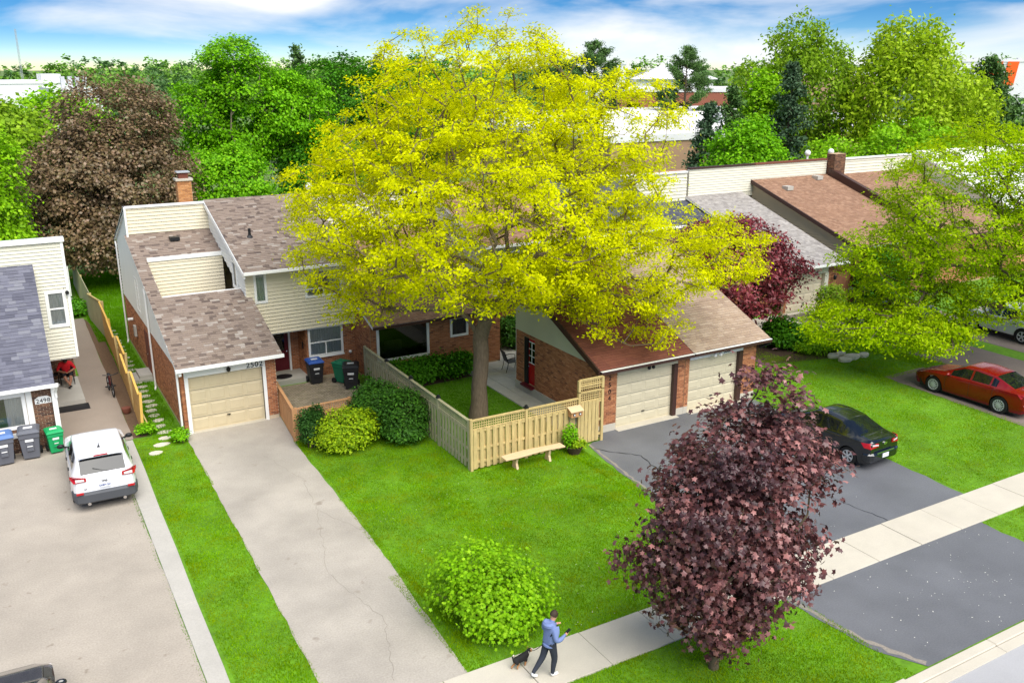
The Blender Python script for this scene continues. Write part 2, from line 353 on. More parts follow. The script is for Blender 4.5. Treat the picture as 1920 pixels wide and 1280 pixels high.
def window(root, parent, O, U, N, u0, u1, z0, z1, fw=.075, vs=(), hs=(), m='white', gl='glass', curtain=None, sill=False):
    """frame with mullions, a pane for each light, set in the wall opening"""
    Z = (0, 0, 1)
    def bx(mb, a, b, d, e, n0, n1): mb.prism([P3(O, U, Z, N, a, d, n1), P3(O, U, Z, N, b, d, n1), P3(O, U, Z, N, b, e, n1), P3(O, U, Z, N, a, e, n1)], Vector(N) * (n0 - n1))
    mb = MB(root)
    bx(mb, u0 - .02, u1 + .02, z0 - .02, z0 + fw, -.06, .05); bx(mb, u0 - .02, u1 + .02, z1 - fw, z1 + .02, -.06, .05)
    bx(mb, u0 - .02, u0 + fw, z0 + fw, z1 - fw, -.06, .047); bx(mb, u1 - fw, u1 + .02, z0 + fw, z1 - fw, -.06, .047)
    f = mb.build('window', m, parent)
    ux = [u0 + fw] + [v for v in vs] + [u1 - fw]; zx = [z0 + fw] + list(hs) + [z1 - fw]
    for v in vs: bx(q := MB(root), v - .025, v + .025, z0 + fw, z1 - fw if not hs else zx[1], -.03, .03); q.build('mullion', m, f)
    for h in hs: bx(q := MB(root), u0 + fw, u1 - fw, h - .025, h + .025, -.028, .033); q.build('transom', m, f)
    cells = []
    if hs and vs: cells = [(ux[0], ux[-1], zx[1], zx[-1])] + [(a, b, zx[0], zx[1]) for a, b in zip(ux, ux[1:])]
    else: cells = [(a, b, d, e) for a, b in zip(ux, ux[1:]) for d, e in zip(zx, zx[1:])]
    for a, b, d, e in cells:
        bx(q := MB(root), a, b, d, e, -.012, 0.0); q.build('pane', gl, f)
    if curtain:
        for a, b in curtain:
            q = MB(root); n = max(4, int((b - a) / .05)); pts = []
            vsx = [P3(O, U, Z, N, a + (b - a) * i / n, z, -.075 + .022 * (i % 2)) for z in (z0, z1) for i in range(n + 1)]
            q.add(vsx, [(i, i + 1, n + 2 + i, n + 1 + i) for i in range(n)]); q.build('curtain', 'curtain', f)
    if sill: bx(q := MB(root), u0 - .05, u1 + .05, z0 - .07, z0 - .02, 0, .07); q.build('sill', m, f)
    return f
def garage_door(root, parent, x0, x1, y, z1, m, rows=4, cols=4, trim='white', rev=.1):
    d = MB(root).box(x0, x1, y + rev, y + rev + .05, .02, z1).build('garage_door', m, parent)
    rh = (z1 - .02) / rows; cw = (x1 - x0) / cols
    for r in range(rows):
        for k in range(cols):
            a, b = x0 + k * cw + .07, x0 + (k + 1) * cw - .07; e, f = .02 + r * rh + .07, .02 + (r + 1) * rh - .07; yy = y + rev; i = .03
            q = MB(root).add([(a, yy, e), (b, yy, e), (b, yy, f), (a, yy, f), (a + i, yy - .014, e + i), (b - i, yy - .014, e + i), (b - i, yy - .014, f - i), (a + i, yy - .014, f - i)],
                             [(4, 5, 6, 7), (0, 1, 5, 4), (1, 2, 6, 5), (2, 3, 7, 6), (3, 0, 4, 7)]); q.build('door_panel', m, d)
        if r: MB(root).box(x0, x1, y + rev - .004, y + rev + .001, .02 + r * rh - .006, .02 + r * rh + .006).build('section_joint', 'plastic', d)
    MB(root).box((x0 + x1) / 2 - .06, (x0 + x1) / 2 + .06, y + rev - .05, y + rev, .45, .48).build('handle', 'blackm', d)
    return d
def gutter(root, parent, p, q, m='white', r=.06):
    p = Vector(p); q = Vector(q)
    return MB(root).bar(p, q, .11, .11).build('gutter', m, parent)
# ------------------------------------------------------------------ ground, drives, walks
def sheet(name, poly, z, m, parent=None):
    me = bpy.data.meshes.new(name); me.from_pydata([(x, y, z) for x, y in poly], [], [tuple(range(len(poly)))]); me.materials.append(MT[m])
    o = bpy.data.objects.new(name, me); COL.objects.link(o)
    if parent: o.parent = parent
    else: o['kind'] = 'structure'
    if me.polygons[0].normal.z < 0: me.flip_normals()
    return o
def wob(a, b, n=24, amp=.05):
    """points from a to b with an uneven edge"""
    out = []
    for i in range(n):
        t = i / n; x = a[0] + (b[0] - a[0]) * t; y = a[1] + (b[1] - a[1]) * t; k = random.uniform(-amp, amp) if i else 0
        d = math.hypot(b[0] - a[0], b[1] - a[1]); out.append((x - (b[1] - a[1]) / d * k, y + (b[0] - a[0]) / d * k))
    return out
sheet('ground', [(-2500, -600), (2500, -600), (2500, 3500), (-2500, 3500)], -.09, 'terrain')
sheet('lawn', [(-30, 10.38), (70, 10.38), (70, 66), (-30, 66)], -.012, 'dirt_green')
sheet('road', [(-60, -3), (120, -3), (120, 9.88), (-60, 9.88)], -.06, 'road')
sheet('driveway_shared', [(-12, 15.42), *wob((2.58, 15.42), (2.6, 33.3), 30, .02), (2.6, 33.3), (1.0, 33.3), (1.0, 34.2), (-12, 34.2)], 0.0, 'asph_l')
sheet('driveway_long', [(4.72, 15.42), *wob((7.75, 15.42), (8.14, 22.5), 20, .025), *wob((8.14, 22.5), (8.25, 29.9), 20, .02), (8.55, 32.9), (4.95, 32.9), *wob((4.98, 32.5), (4.72, 15.42), 30, .03), (4.72, 15.38)], 0.0, 'asph_m')
DRV = sheet('driveway_double', [*wob((16.15, 15.4), (16.75, 20.5), 14, .05), *wob((16.75, 20.5), (17.35, 24.9), 12, .04), (17.6, 24.72), (18.1, 24.72), (18.1, 25.4), (25.9, 25.4), *wob((25.9, 25.3), (25.5, 15.4), 20, .05), (25.5, 15.39)], 0.0, 'asph_d')
sheet('driveway_apron', [(16.1, 14.02), *wob((16.1, 14.0), (16.35, 11.0), 10, .05), (16.9, 10.40), (24.0, 10.40), *wob((24.0, 10.5), (24.25, 14.0), 10, .05), (24.25, 14.02)], 0.0, 'asph_d')
sheet('driveway_right', [(32.5, 15.4), (35.4, 15.4), (35.5, 24.3), *wob((32.8, 24.3), (32.5, 15.4), 20, .04), (32.5, 15.38)], 0.0, 'asph_b')
sheet('driveway_far', [(37.0, 15.4), (40.2, 15.4), (40.4, 33.9), (36.4, 33.9), (36.6, 29)], .003, 'asph_b'); sheet('driveway_edge', [(41.5, 15.4), (45, 15.4), (45, 33), (41.5, 33)], .0, 'asph_b')
sheet('walkway', [(1.0, 33.3), (3.26, 33.3), *wob((3.26, 33.3), (3.42, 52.3), 20, .02), (3.42, 52.3), (2.25, 52.3), (2.25, 42), (1.0, 42)], .012, 'aggregate')
sheet('bed', [(3.26, 33.4), (3.75, 33.4), (3.95, 47), (3.5, 52), (3.42, 52)], -.007, 'soil')
sheet('bed', [(13.1, 33.1), (17.3, 33.4), (17.3, 34.6), (13.1, 34.6)], .0, 'mulch')
sheet('bed', [(26.4, 28.9), (33.4, 27.2), (34.4, 28.2), (34.9, 32), (26.4, 33.5)], -.006, 'mulch')
st = bpy.data.objects.new('concrete_strip', None); COL.objects.link(st); st['kind'] = 'structure'
y = 15.42
while y < 33.2:
    y2 = min(y + 5.93, 33.28); e_ = lambda v: 2.99 + .0125 * (v - 15)
    MB().prism([(2.6, y, -.05), (e_(y), y, -.05), (e_((y + y2) / 2) + .02, (y + y2) / 2, -.05), (e_(y2), y2, -.05), (2.6, y2, -.05)], (0, 0, .068)).build('strip_slab', 'conc_w', st, bevel=.008); y += 5.94
sw = bpy.data.objects.new('sidewalk', None); COL.objects.link(sw); sw['kind'] = 'structure'
x = 10.72 - 1.8 * 9
while x < 62:
    MB().box(x, x + 1.785, 14.0, 15.4, -.08, .03 + random.uniform(-.006, .006)).build('paving_slab', 'conc', sw, bevel=.01); x += 1.8
cb = bpy.data.objects.new('kerb', None); COL.objects.link(cb); cb['kind'] = 'structure'
x = -20.
while x < 60:
    drop = 15.6 < x + 1.5 < 25
    MB().box(x, x + 2.99, 10.12, 10.38, -.1, .0 if drop else .06).build('kerb_stone', 'conc', cb, bevel=.02)
    MB().box(x, x + 2.99, 9.86, 10.11, -.1, -.035).build('gutter_slab', 'conc', cb, bevel=.006); x += 3.0
# cracks: sunken dark seams are narrow raised tar-free strips of darker grit following a broken line
def crack(pts, w, m, z=.004, name='crack'):
    P = []
    for a, b in zip(pts, pts[1:]):
        n = max(2, int(math.dist(a, b) / .18))
        P += [(a[0] + (b[0] - a[0]) * i / n + random.uniform(-.05, .05), a[1] + (b[1] - a[1]) * i / n + random.uniform(-.05, .05)) for i in range(n)]
    P.append(pts[-1]); L = []; Rr = []
    for i, p in enumerate(P):
        q = P[min(i + 1, len(P) - 1)]; o = P[max(i - 1, 0)]; d = Vector((q[0] - o[0], q[1] - o[1])).normalized(); k = w * random.uniform(.3, 1)
        L.append((p[0] - d.y * k, p[1] + d.x * k, z)); Rr.append((p[0] + d.y * k, p[1] - d.x * k, z))
    me = bpy.data.meshes.new(name); n = len(P); me.from_pydata(L + Rr, [], [(i, i + 1, n + i + 1, n + i) for i in range(n - 1)]); me.materials.append(MT[m])
    o = link(bpy.data.objects.new(name, me)); o['kind'] = 'structure'
MT['grit'] = mat('grit', c(138, 130, 120), .95, nz=.2, nscale=20); MT['tar'] = mat('tar', c(40, 41, 46), .6)
crack([(7.0, 29.5), (7.6, 27.0), (7.3, 24.6), (8.0, 22.8)], .007, 'grit'); crack([(7.3, 24.6), (6.4, 21.0), (6.9, 18.2), (6.2, 16.0)], .007, 'grit')
crack([(17.3, 24.2), (18.4, 22.9), (18.0, 20.6), (18.6, 18)], .03, 'tar', name='tar_seam'); crack([(21.2, 20.4), (21.6, 17.6), (21.9, 15.45)], .018, 'tar', name='tar_seam')
crack([(17.4, 24.6), (16.9, 20.4), (16.3, 15.5)], .06, 'grit', name='broken_edge'); crack([(16.15, 13.9), (16.5, 11.6), (16.95, 10.5)], .1, 'grit', name='broken_edge')
# fallen petals on the apron and drive
mb = MB()
for i in range(130):
    if i < 105: x, yy = random.gauss(20.6, 1.6) if i % 3 else random.uniform(17, 24), random.uniform(10.5, 13.9)
    else: x, yy = random.uniform(17, 25), random.uniform(15.6, 23)
    if not (16.7 < x < 24): continue
    a = random.uniform(0, 6.3); s = random.uniform(.008, .026); d = (math.cos(a) * s, math.sin(a) * s)
    mb.add([(x - d[0], yy - d[1], .008), (x + d[1] * .5, yy - d[0] * .5, .012), (x + d[0], yy + d[1], .016), (x - d[1] * .5, yy + d[0] * .5, .011)], [(0, 1, 2, 3)])
o = mb.build('fallen_petals', mat('petal', c(236, 232, 222), .8), kind='stuff'); o['label'] = 'white petals scattered over the dark driveway apron'
# stepping stones in the side yard, one child each
pth = bpy.data.objects.new('path', None); COL.objects.link(pth); pth['kind'] = 'structure'
y = 31.6; k = 0
while y < 50:
    x = 4.35 + random.uniform(-.05, .05) if k > 2 else (3.75, 4.05, 4.3)[k]; w = .26 + random.uniform(-.04, .04); d = .17
    n = 9; pl = [(x + w * math.cos(t) * random.uniform(.85, 1.1), y + d * math.sin(t) * random.uniform(.85, 1.1), -.03) for t in [2 * math.pi * i / n for i in range(n)]]
    MB().prism(pl, (0, 0, .05 + random.uniform(0, .015))).build('stepping_stone', 'stone', pth, bevel=.01); y += .62 + random.uniform(-.05, .08); k += 1
# patio of large slabs beside the detached garage
pat = bpy.data.objects.new('patio', None); COL.objects.link(pat); pat['kind'] = 'structure'
y = 25.05; k = 0
while y < 38:
    x = 17.2 - (0.0 if y < 33 else -.05)
    xs = [17.2, 17.75, 18.18] if y < 31.3 else ([17.2, 17.9, 18.6, 19.25] if y < 34.6 else [19.35, 20.0, 20.7])
    if y > 31.2 and y < 34.6: xs = [17.2, 17.75, 18.5, 19.28, 20.1, 20.8]
    for a, b in zip(xs, xs[1:]): MB().box(a + .006, b - .006, y + .006, y + .9 - .006, -.05, .03 + random.uniform(0, .006)).build('patio_slab', 'patio', pat, bevel=.005)
    y += .9
# interlocking pavers of the front court, small pieces joined
mb = MB(); y = 30.45; r = 0
while y < 36.4:
    x = 8.62 - (.1 if r % 2 else 0)
    while x < 12.6:
        a, b = max(x, 8.62), min(x + .2, 12.6)
        if b - a > .03 and not (y > 36.1 and x < 10.9): mb.box(a + .006, b - .006, y + .006, y + .096, -.04, .012 + random.uniform(0, .006))
        x += .2
    y += .1; r += 1
o = mb.build('paving', 'paver', kind='stuff'); o['label'] = 'small interlocking pavers of the fenced front court'
# pale pad and stones by the far garage
pad = bpy.data.objects.new('pavement', None); COL.objects.link(pad); pad['kind'] = 'structure'
for i in range(5):
    for j in range(3): MB().box(33.2 + i * .62, 33.81 + i * .62, 32.2 + j * .62, 32.81 + j * .62, -.04, .03).build('paving_slab', 'conc', pad, bevel=.008)
# ------------------------------------------------------------------ houses
X1, Y1 = (1, 0, 0), (0, 1, 0); NF, NL = (0, -1, 0), (-1, 0, 0)
SL = .33
def slope_vec(s): return Vector((0, 1, s)).normalized()
def roof(root, parent, x0, x1, ya, yb, z0, s, m, th=.12, trim='white', ex=.145, w=(.13, .34), polys=None, rake=True):
    """sloping roof rising towards +Y: deck slab, fascia, shingle tabs"""
    V = slope_vec(s); k = 1 / V.y; O = (x0, ya, z0); L = (yb - ya) * k
    N = Vector((0, -V.z, V.y))
    polys = polys or [[(0, 0), (x1 - x0, 0), (x1 - x0, L), (0, L)]]
    d = MB(root)
    for p in polys: d.prism([P3(O, X1, V, N, u, v, -.004) for u, v in p], N * -th)
    deck = d.build('roof', trim, parent)
    for p in polys: shingles(root, deck, p, O, X1, V, m, ex=ex, w=w)
    return deck
def downpipe(root, parent, x, y, z0, z1, m='white'):
    return MB(root).tube([(x, y + .12, z1 + .1), (x, y, z1 - .1), (x, y, z0 + .25), (x, y, z0 + .1), (x - .05, y - .18, z0 + .02)], .04, 6).build('downpipe', m, parent)
def closebox(root, x0, x1, y0, y1, z, parent, m='mortar'):
    """right and rear walls that close the shell"""
    w = MB(root).box(x1 - .12, x1, y0, y1, 0, z).box(x0, x1 - .121, y1 - .12, y1, 0, z).build('rear_wall', m, parent)
# ---- the house numbered 2502
H = thing('house', 'cream-sided house with mottled brown roof and tan garage door numbered 2502', 'house', (5, 32.8, 0))
gh = [(.26, 2.98, 0, 2.2)]
w = wall_rect(H, H, (5, 32.8, 0), X1, NF, 0, 3.5, .0, 2.6, gh, m='mortar'); bricks(H, w, [(0, .15), (3.5, .15), (3.5, 2.45), (0, 2.45)], (5, 32.8, 0), X1, NF, holes=[(.16, 3.08, 0, 2.6)])
MB(H).box(4.985, 5.2, 32.76, 32.799, 0, .15).build('footing', 'conc_w', w)
hd = MB(H).box(5.14, 8.10, 32.765, 32.799, 2.17, 2.6).build('header_panel', 'white', H)
lettering('2502', .29, 'ink', hd, (7.70, 32.755, 2.29), X1, NF, 'house_number', H.location, spacing=1.1)
for a, b in ((5.14, 5.27), (7.98, 8.10)): MB(H).box(a, b, 32.74, 32.95, 0.0, 2.17).build('door_jamb', 'white', H)
garage_door(H, H, 5.27, 7.98, 32.8, 2.17, 'door_tan', 4, 4)
MB(H).box(5.24, 8.02, 32.70, 32.92, -.03, .03).build('threshold', 'conc', H)
lm = MB(H).tube([(6.72, 32.76, 2.42), (6.72, 32.68, 2.42), (6.72, 32.66, 2.36)], .02, 6).lathe([(.02, 2.2), (.07, 2.24), (.085, 2.34), (.03, 2.38)], (6.72, 32.66, 0), 10).build('wall_lamp', 'blackm', H)
LW = [(0, 0), (13.8, 0), (13.8, 5.12), (9.4, 7.1), (9.4, 5.78), (0, 2.68)]
w = wall_poly(H, H, LW, (5, 32.8, 0), Y1, NL, m='mortar')
bricks(H, w, [(0, .15), (13.8, .15), (13.8, 2.45), (0, 2.45)], (5, 32.8, 0), Y1, NL, holes=[(7.0, 8.0, 0, 2.1)])
siding(H, w, [(0, 2.45), (13.8, 2.45), (13.8, 5.12), (9.4, 7.1), (9.4, 5.78), (0, 2.68)], (5, 32.8, 0), Y1, NL, 'siding_w')
d = MB(H).box(4.97, 5.01, 39.85, 40.75, .3, 2.08).build('side_door', 'sh_red', H); MB(H).ball((4.93, 39.95, 1.15), .035).build('door_knob', 'chrome', d)
MB(H).box(4.1, 4.98, 39.7, 40.9, -.05, .14).box(4.45, 4.98, 39.75, 40.85, .14, .29).build('side_steps', 'conc_g', H)
MB(H).box(4.86, 4.97, 43.2, 43.5, 1.1, 1.6).build('meter_box', 'conc_g', H); MB(H).tube([(4.98, 44.2, 1.7), (4.75, 44.2, 1.7)], .07, 10).build('vent_pipe', 'white', H)
window(H, H, (5, 32.8, 0), Y1, NL, 8.2, 9.0, 2.7, 4.2)
for yy, zt in ((46.45, 4.9), (38.6, 4.2), (32.72, 2.5)): downpipe(H, H, 4.9, yy, 0, zt)
MB(H).prism([(4.9, 32.3, 2.42), (4.9, 32.3, 2.64), (4.9, 42.2, 5.90), (4.9, 42.2, 5.68)], (.1, 0, 0)).prism([(4.9, 42.0, 5.9), (4.9, 42.0, 7.2), (4.9, 42.3, 7.2), (4.9, 42.3, 5.9)], (.08, 0, 0)).prism([(4.9, 42.2, 7.0), (4.9, 42.2, 7.2), (4.9, 46.8, 5.2), (4.9, 46.8, 5.0)], (.1, 0, 0)).build('rake_board', 'white', H)
k = math.sqrt(1 + SL * SL); f = lambda Y: (Y - 32.3) * k
roof(H, H, 4.82, 8.66, 32.3, 42.2, 2.70, SL, 'sh2502', polys=[[(0, 0), (3.84, 0), (3.84, f(37.0)), (0, f(37.0))], [(0, f(37.0)), (.5, f(37.0)), (.5, f(40.1)), (0, f(40.1))], [(0, f(40.1)), (3.62, f(40.1)), (3.62, f(42.2)), (0, f(42.2))]])
MB(H).box(5.35, 8.6, 36.98, 37.08, 4.18, 4.27).box(5.34, 8.45, 40.03, 40.16, 5.12, 5.29).build('roof_edge_trim', 'white', H)
MB(H).box(5.3, 8.45, 37, 40.1, 3.0, 3.05).build('balcony_floor', 'conc_g', H)
w = wall_rect(H, H, (5.3, 40.1, 0), X1, NF, 0, 3.15, 3.05, 5.15, m='siding'); siding(H, w, [(0, 3.05), (3.15, 3.05), (3.15, 5.12), (0, 5.12)], (5.3, 40.1, 0), X1, NF, 'siding')
w = wall_rect(H, H, (5, 42.2, 0), X1, NF, 0, 3.45, 5.7, 7.12, m='siding'); siding(H, w, [(0, 5.85), (3.45, 5.85), (3.45, 7.1), (0, 7.1)], (5, 42.2, 0), X1, NF, 'siding')
MB(H).box(4.9, 8.42, 42.12, 42.36, 7.12, 7.2).build('parapet_cap', 'white', H); MB(H).box(4.95, 8.42, 42.37, 42.6, 7.08, 7.17).build('rear_flashing', 'sh_red', H)
gutter(H, H, (4.8, 32.24, 2.64), (8.7, 32.24, 2.64))
# two-storey bay
fh = [(.35, .83, 3.72, 5.02), (2.45, 4.05, 3.70, 4.86)]
w = wall_rect(H, H, (8.45, 36.3, 0), X1, NF, 0, 4.6, 2.35, 5.12, fh, m='siding'); siding(H, w, [(0, 2.35), (4.6, 2.35), (4.6, 5.12), (0, 5.12)], (8.45, 36.3, 0), X1, NF, 'siding', holes=fh)
window(H, H, (8.45, 36.3, 0), X1, NF, *fh[0], curtain=[(.35, .83)]); window(H, H, (8.45, 36.3, 0), X1, NF, *fh[1], vs=(3.25,), hs=(4.05,), curtain=[(2.45, 3.0), (3.5, 4.05)])
MB(H).box(8.45, 13.05, 36.31, 37.8, 2.30, 2.35).build('soffit', 'white', H)
w = wall_poly(H, H, [(0, 3.9), (5.9, 5.85), (5.9, 7.1), (0, 5.15)], (8.45, 36.3, 0), Y1, NL, m='siding'); siding(H, w, [(0, 3.9), (5.9, 5.85), (5.9, 7.1), (0, 5.15)], (8.45, 36.3, 0), Y1, NL, 'siding_w', holes=[(1.2, 1.9, 4.05, 5.3)])
window(H, H, (8.43, 36.3, 0), Y1, NL, 1.2, 1.9, 4.1, 5.25, gl='glass_d')
MB(H).prism([(8.28, 35.8, 4.9), (8.28, 35.8, 5.1), (8.28, 42.25, 7.22), (8.28, 42.25, 7.0)], (.08, 0, 0)).build('rake_board', 'white', H)
roof(H, H, 8.3, 13.1, 35.82, 42.25, 5.14, SL, 'sh2502'); gutter(H, H, (8.28, 35.76, 5.09), (13.1, 35.76, 5.09))
roofb = MB(H).prism([(4.9, 42.26, 7.12), (4.9, 47, 5.1), (4.9, 47, 5.0), (4.9, 42.26, 7.0)], (8.2, 0, 0)).build('rear_roof', 'sh2502', H)
lh = [(2.5, 4.02, 1.0, 2.3)]
w = wall_rect(H, H, (8.45, 36.5, 0), X1, NF, 2.4, 4.6, 0, 2.3, lh); bricks(H, w, [(2.4, .1), (4.6, .1), (4.6, 2.3), (2.4, 2.3)], (8.45, 36.5, 0), X1, NF, holes=[(2.48, 4.04, .93, 2.32)])
window(H, H, (8.45, 36.5, 0), X1, NF, *lh[0], vs=(3.26,), hs=(1.62,), curtain=[(2.5, 2.95), (3.55, 4.02), (2.6, 4.0)], sill=True)
w = wall_poly(H, H, [(0, 0), (1.2, 0), (1.2, 2.3), (0, 2.3)], (10.85, 36.5, 0), Y1, NL); bricks(H, w, [(0, .15), (1.2, .15), (1.2, 2.3), (0, 2.3)], (10.85, 36.5, 0), Y1, NL)
w = wall_rect(H, H, (8.45, 37.65, 0), X1, NF, 0, 2.4, 0, 2.3, [(1.05, 1.97, .22, 2.26)]); bricks(H, w, [(0, .15), (2.4, .15), (2.4, 2.3), (0, 2.3)], (8.45, 37.65, 0), X1, NF, holes=[(.98, 2.04, 0, 2.3)])
d = MB(H).box(9.55, 10.37, 37.62, 37.67, .24, 2.22).build('front_door', 'maroon', H)
MB(H).box(9.66, 10.2, 37.6, 37.618, 1.15, 2.1).build('door_light', 'glass_d', d); MB(H).ball((10.27, 37.58, 1.1), .04).build('door_knob', 'chrome', d); MB(H).box(9.7, 10.22, 37.608, 37.619, .36, .95).build('door_panel', 'maroon', d)
MB(H).box(10.38, 10.46, 37.55, 37.66, .2, 2.3).box(9.46, 9.54, 37.55, 37.66, .2, 2.3).build('door_frame_recess', 'white', H)
MB(H).box(9.3, 10.83, 36.3, 37.64, -.03, .2).build('door_step', 'conc_g', H)
MB(H).ball((12.78, 36.44, 1.0), .07, 10, 6).build('dryer_vent', 'white', H); MB(H).box(10.80, 10.845, 36.9, 37.02, 1.3, 1.6).build('porch_lamp', 'blackm', H)
closebox(H, 5, 13.05, 38, 46.6, 5.0, H)
ch = MB(H).box(7.5, 8.12, 43.6, 44.1, 5.0, 8.0).build('chimney', 'mortar_tan', H)
for O_, U_, N_, L_ in (((7.5, 43.6, 0), X1, NF, .62), ((7.5, 43.6, 0), Y1, NL, .5)): bricks(H, ch, [(0, 6.6), (L_, 6.6), (L_, 8.0), (0, 8.0)], O_, U_, N_, 'brick_y', name='bricks')
MB(H).box(7.43, 8.19, 43.53, 44.17, 8.0, 8.1).build('chimney_cap', 'conc', ch); MB(H).box(7.6, 8.02, 43.68, 44.02, 8.1, 8.34).build('flue', 'sh_red', ch); MB(H).box(7.52, 8.1, 43.6, 44.1, 8.36, 8.41).build('flue_lid', 'alu', ch)
MB(H).box(6.55, 6.95, 41.2, 41.6, 5.72, 5.86).build('roof_vent', 'black', H); MB(H).tube([(9.35, 38.6, 6.0), (9.35, 38.6, 6.42)], .06, 8).lathe([(.17, 6.02), (.07, 6.14)], (9.35, 38.6, 0), 8).build('vent_stack', 'black', H)
# ---- the house numbered 2498
G = thing('house', 'pale-sided house with slate grey garage roof, brick pillar numbered 2498', 'house', (1, 33.9, 0))
gh = [(-5, -.95, .85, 2.3)]
w = wall_rect(G, G, (1, 33.9, 0), X1, NF, -7, 0, 0, 2.45, [(-3.6, -.98, .95, 2.2)], m='mortar'); bricks(G, w, [(-7, .05), (0, .05), (0, 2.35), (-7, 2.35)], (1, 33.9, 0), X1, NF, 'brick2', holes=[(-3.75, -.75, .78, 2.4), (-.14, .1, 0, 3)])
MB(G).box(-2.78, .06, 33.83, 33.899, .62, .8).box(-2.78, .06, 33.83, 33.899, 2.22, 2.44).box(.06, .24, 33.835, 33.899, .62, 2.44).build('window_surround', 'white', G)
bricks(G, w, [(-3.75, .8), (-1.0, .8), (-1.0, .94), (-3.75, .94)], (1, 33.88, 0), X1, NF, 'brick2', bw=.075, bh=.14, name='brick_sill')
window(G, G, (1, 33.9, 0), X1, NF, -3.6, -.98, .95, 2.2, vs=(-2.3,), fw=.1, curtain=[(-3.6, -2.6), (-1.6, -1.0)])
MB(G).box(.86, 1.02, 33.74, 33.9, 0, 2.3).build('corner_post', 'white', G)
nb = MB(G).prism([(.32, 33.872, 1.72), (.84, 33.872, 1.72), (.84, 33.872, 1.9), (.72, 33.872, 1.99), (.45, 33.872, 1.99), (.32, 33.872, 1.9)], (0, .012, 0)).build('number_plate', 'white', G)
lettering('2498', .22, 'ink', nb, (.58, 33.868, 1.82), X1, NF, 'house_number', G.location, spacing=1.05)
roof(G, G, -7, 1.0, 33.45, 37.2, 2.5, .94, 'sh2498', w=(.2, .4), th=.1); gutter(G, G, (-7, 33.4, 2.46), (1.1, 33.4, 2.46), r=.07); MB(G).tube([(1.03, 33.42, 2.42), (1.03, 33.6, 2.25), (1.0, 33.72, 2.1), (1.0, 33.72, 1.9)], .045, 6).build('downpipe', 'white', G)
fh = [(.25, .93, 3.55, 4.95)]
w = wall_rect(G, G, (1, 37.2, 0), X1, NF, -7, 1.05, 2.3, 6.85, fh, m='siding_y'); siding(G, w, [(-7, 2.3), (1.05, 2.3), (1.05, 6.75), (-7, 6.75)], (1, 37.2, 0), X1, NF, 'siding_y', ex=.13, holes=fh)
window(G, G, (1, 37.2, 0), X1, NF, *fh[0], fw=.1, hs=(4.25,), curtain=[(.3, .9)])
MB(G).box(-6, 2.15, 37.08, 37.45, 6.78, 6.93).box(2.0, 2.1, 37.14, 37.22, 2.3, 6.78).build('trim', 'white', G)
MB(G).box(-6, 2.05, 37.21, 41.3, 2.24, 2.3).build('soffit', 'white', G)
wall_poly(G, G, [(0, 2.3), (14, 2.3), (14, 3.3), (0, 6.7)], (2.05, 37.2, 0), Y1, (1, 0, 0), m='siding_y', name='wall'); MB(G).prism([(-6, 37.46, 6.78), (-6, 51.2, 3.4), (-6, 51.2, 3.3), (-6, 37.46, 6.68)], (8.05, 0, 0)).build('rear_roof', 'sh_dark', G)
w = wall_rect(G, G, (1, 41.4, 0), X1, NF, -.3, 1.1, 0, 2.24); bricks(G, w, [(-.3, .1), (1.1, .1), (1.1, 2.24), (-.3, 2.24)], (1, 41.4, 0), X1, NF, 'brick2')
w = wall_poly(G, G, [(0, 0), (7.5, 0), (7.5, 2.3), (0, 2.3)], (1.0, 33.9, 0), Y1, (1, 0, 0)); MB(G).box(2.02, 2.06, 41.4, 51.2, 0, 2.3).build('wall', 'mortar', G)
MB(G).box(1.05, 2.15, 38.2, 41.4, -.03, .2).build('porch_slab', 'conc_g', G); MB(G).tube([(2.0, 37.1, 4.86), (2.0, 36.98, 4.86)], .07, 10).build('camera_dome', 'black', G)
# ---- row bays of the middle and right houses
def lowbay(root, x0, x1, yf, m, wm='brick', clm='siding_y', z0=2.62, wins=(), ycl=42.2, cl=1.65, lite=False, mo='mortar_tan'):
    hs = [q[:4] for q in wins]
    w = wall_rect(root, root, (x0, yf, 0), X1, NF, 0, x1 - x0, 0, z0 - .05, hs, m=mo); bricks(root, w, [(0, .1), (x1 - x0, .1), (x1 - x0, z0 - .07), (0, z0 - .07)], (x0, yf, 0), X1, NF, wm, holes=[(a - .03, b + .03, d - .05, e + .05) for a, b, d, e in hs])
    roof(root, root, x0 - .05, x1, yf - .45, ycl, z0, SL, m); MB(root).box(x0 - .05, x1, yf - .52, yf - .44, z0 - .12, z0 - .01).build('fascia', 'brown', root)
    zc = z0 + SL * (ycl - yf + .45)
    w = wall_rect(root, root, (x0, ycl, 0), X1, NF, 0, x1 - x0, zc - .3, zc + cl, m=clm); siding(root, w, [(0, zc - .02), (x1 - x0, zc - .02), (x1 - x0, zc + cl), (0, zc + cl)], (x0, ycl, 0), X1, NF, clm, ex=.2 if lite else .15)
    MB(root).box(x0, x1, ycl - .1, ycl + .2, zc + cl, zc + cl + .09).build('parapet_cap', 'white', root); return zc + cl
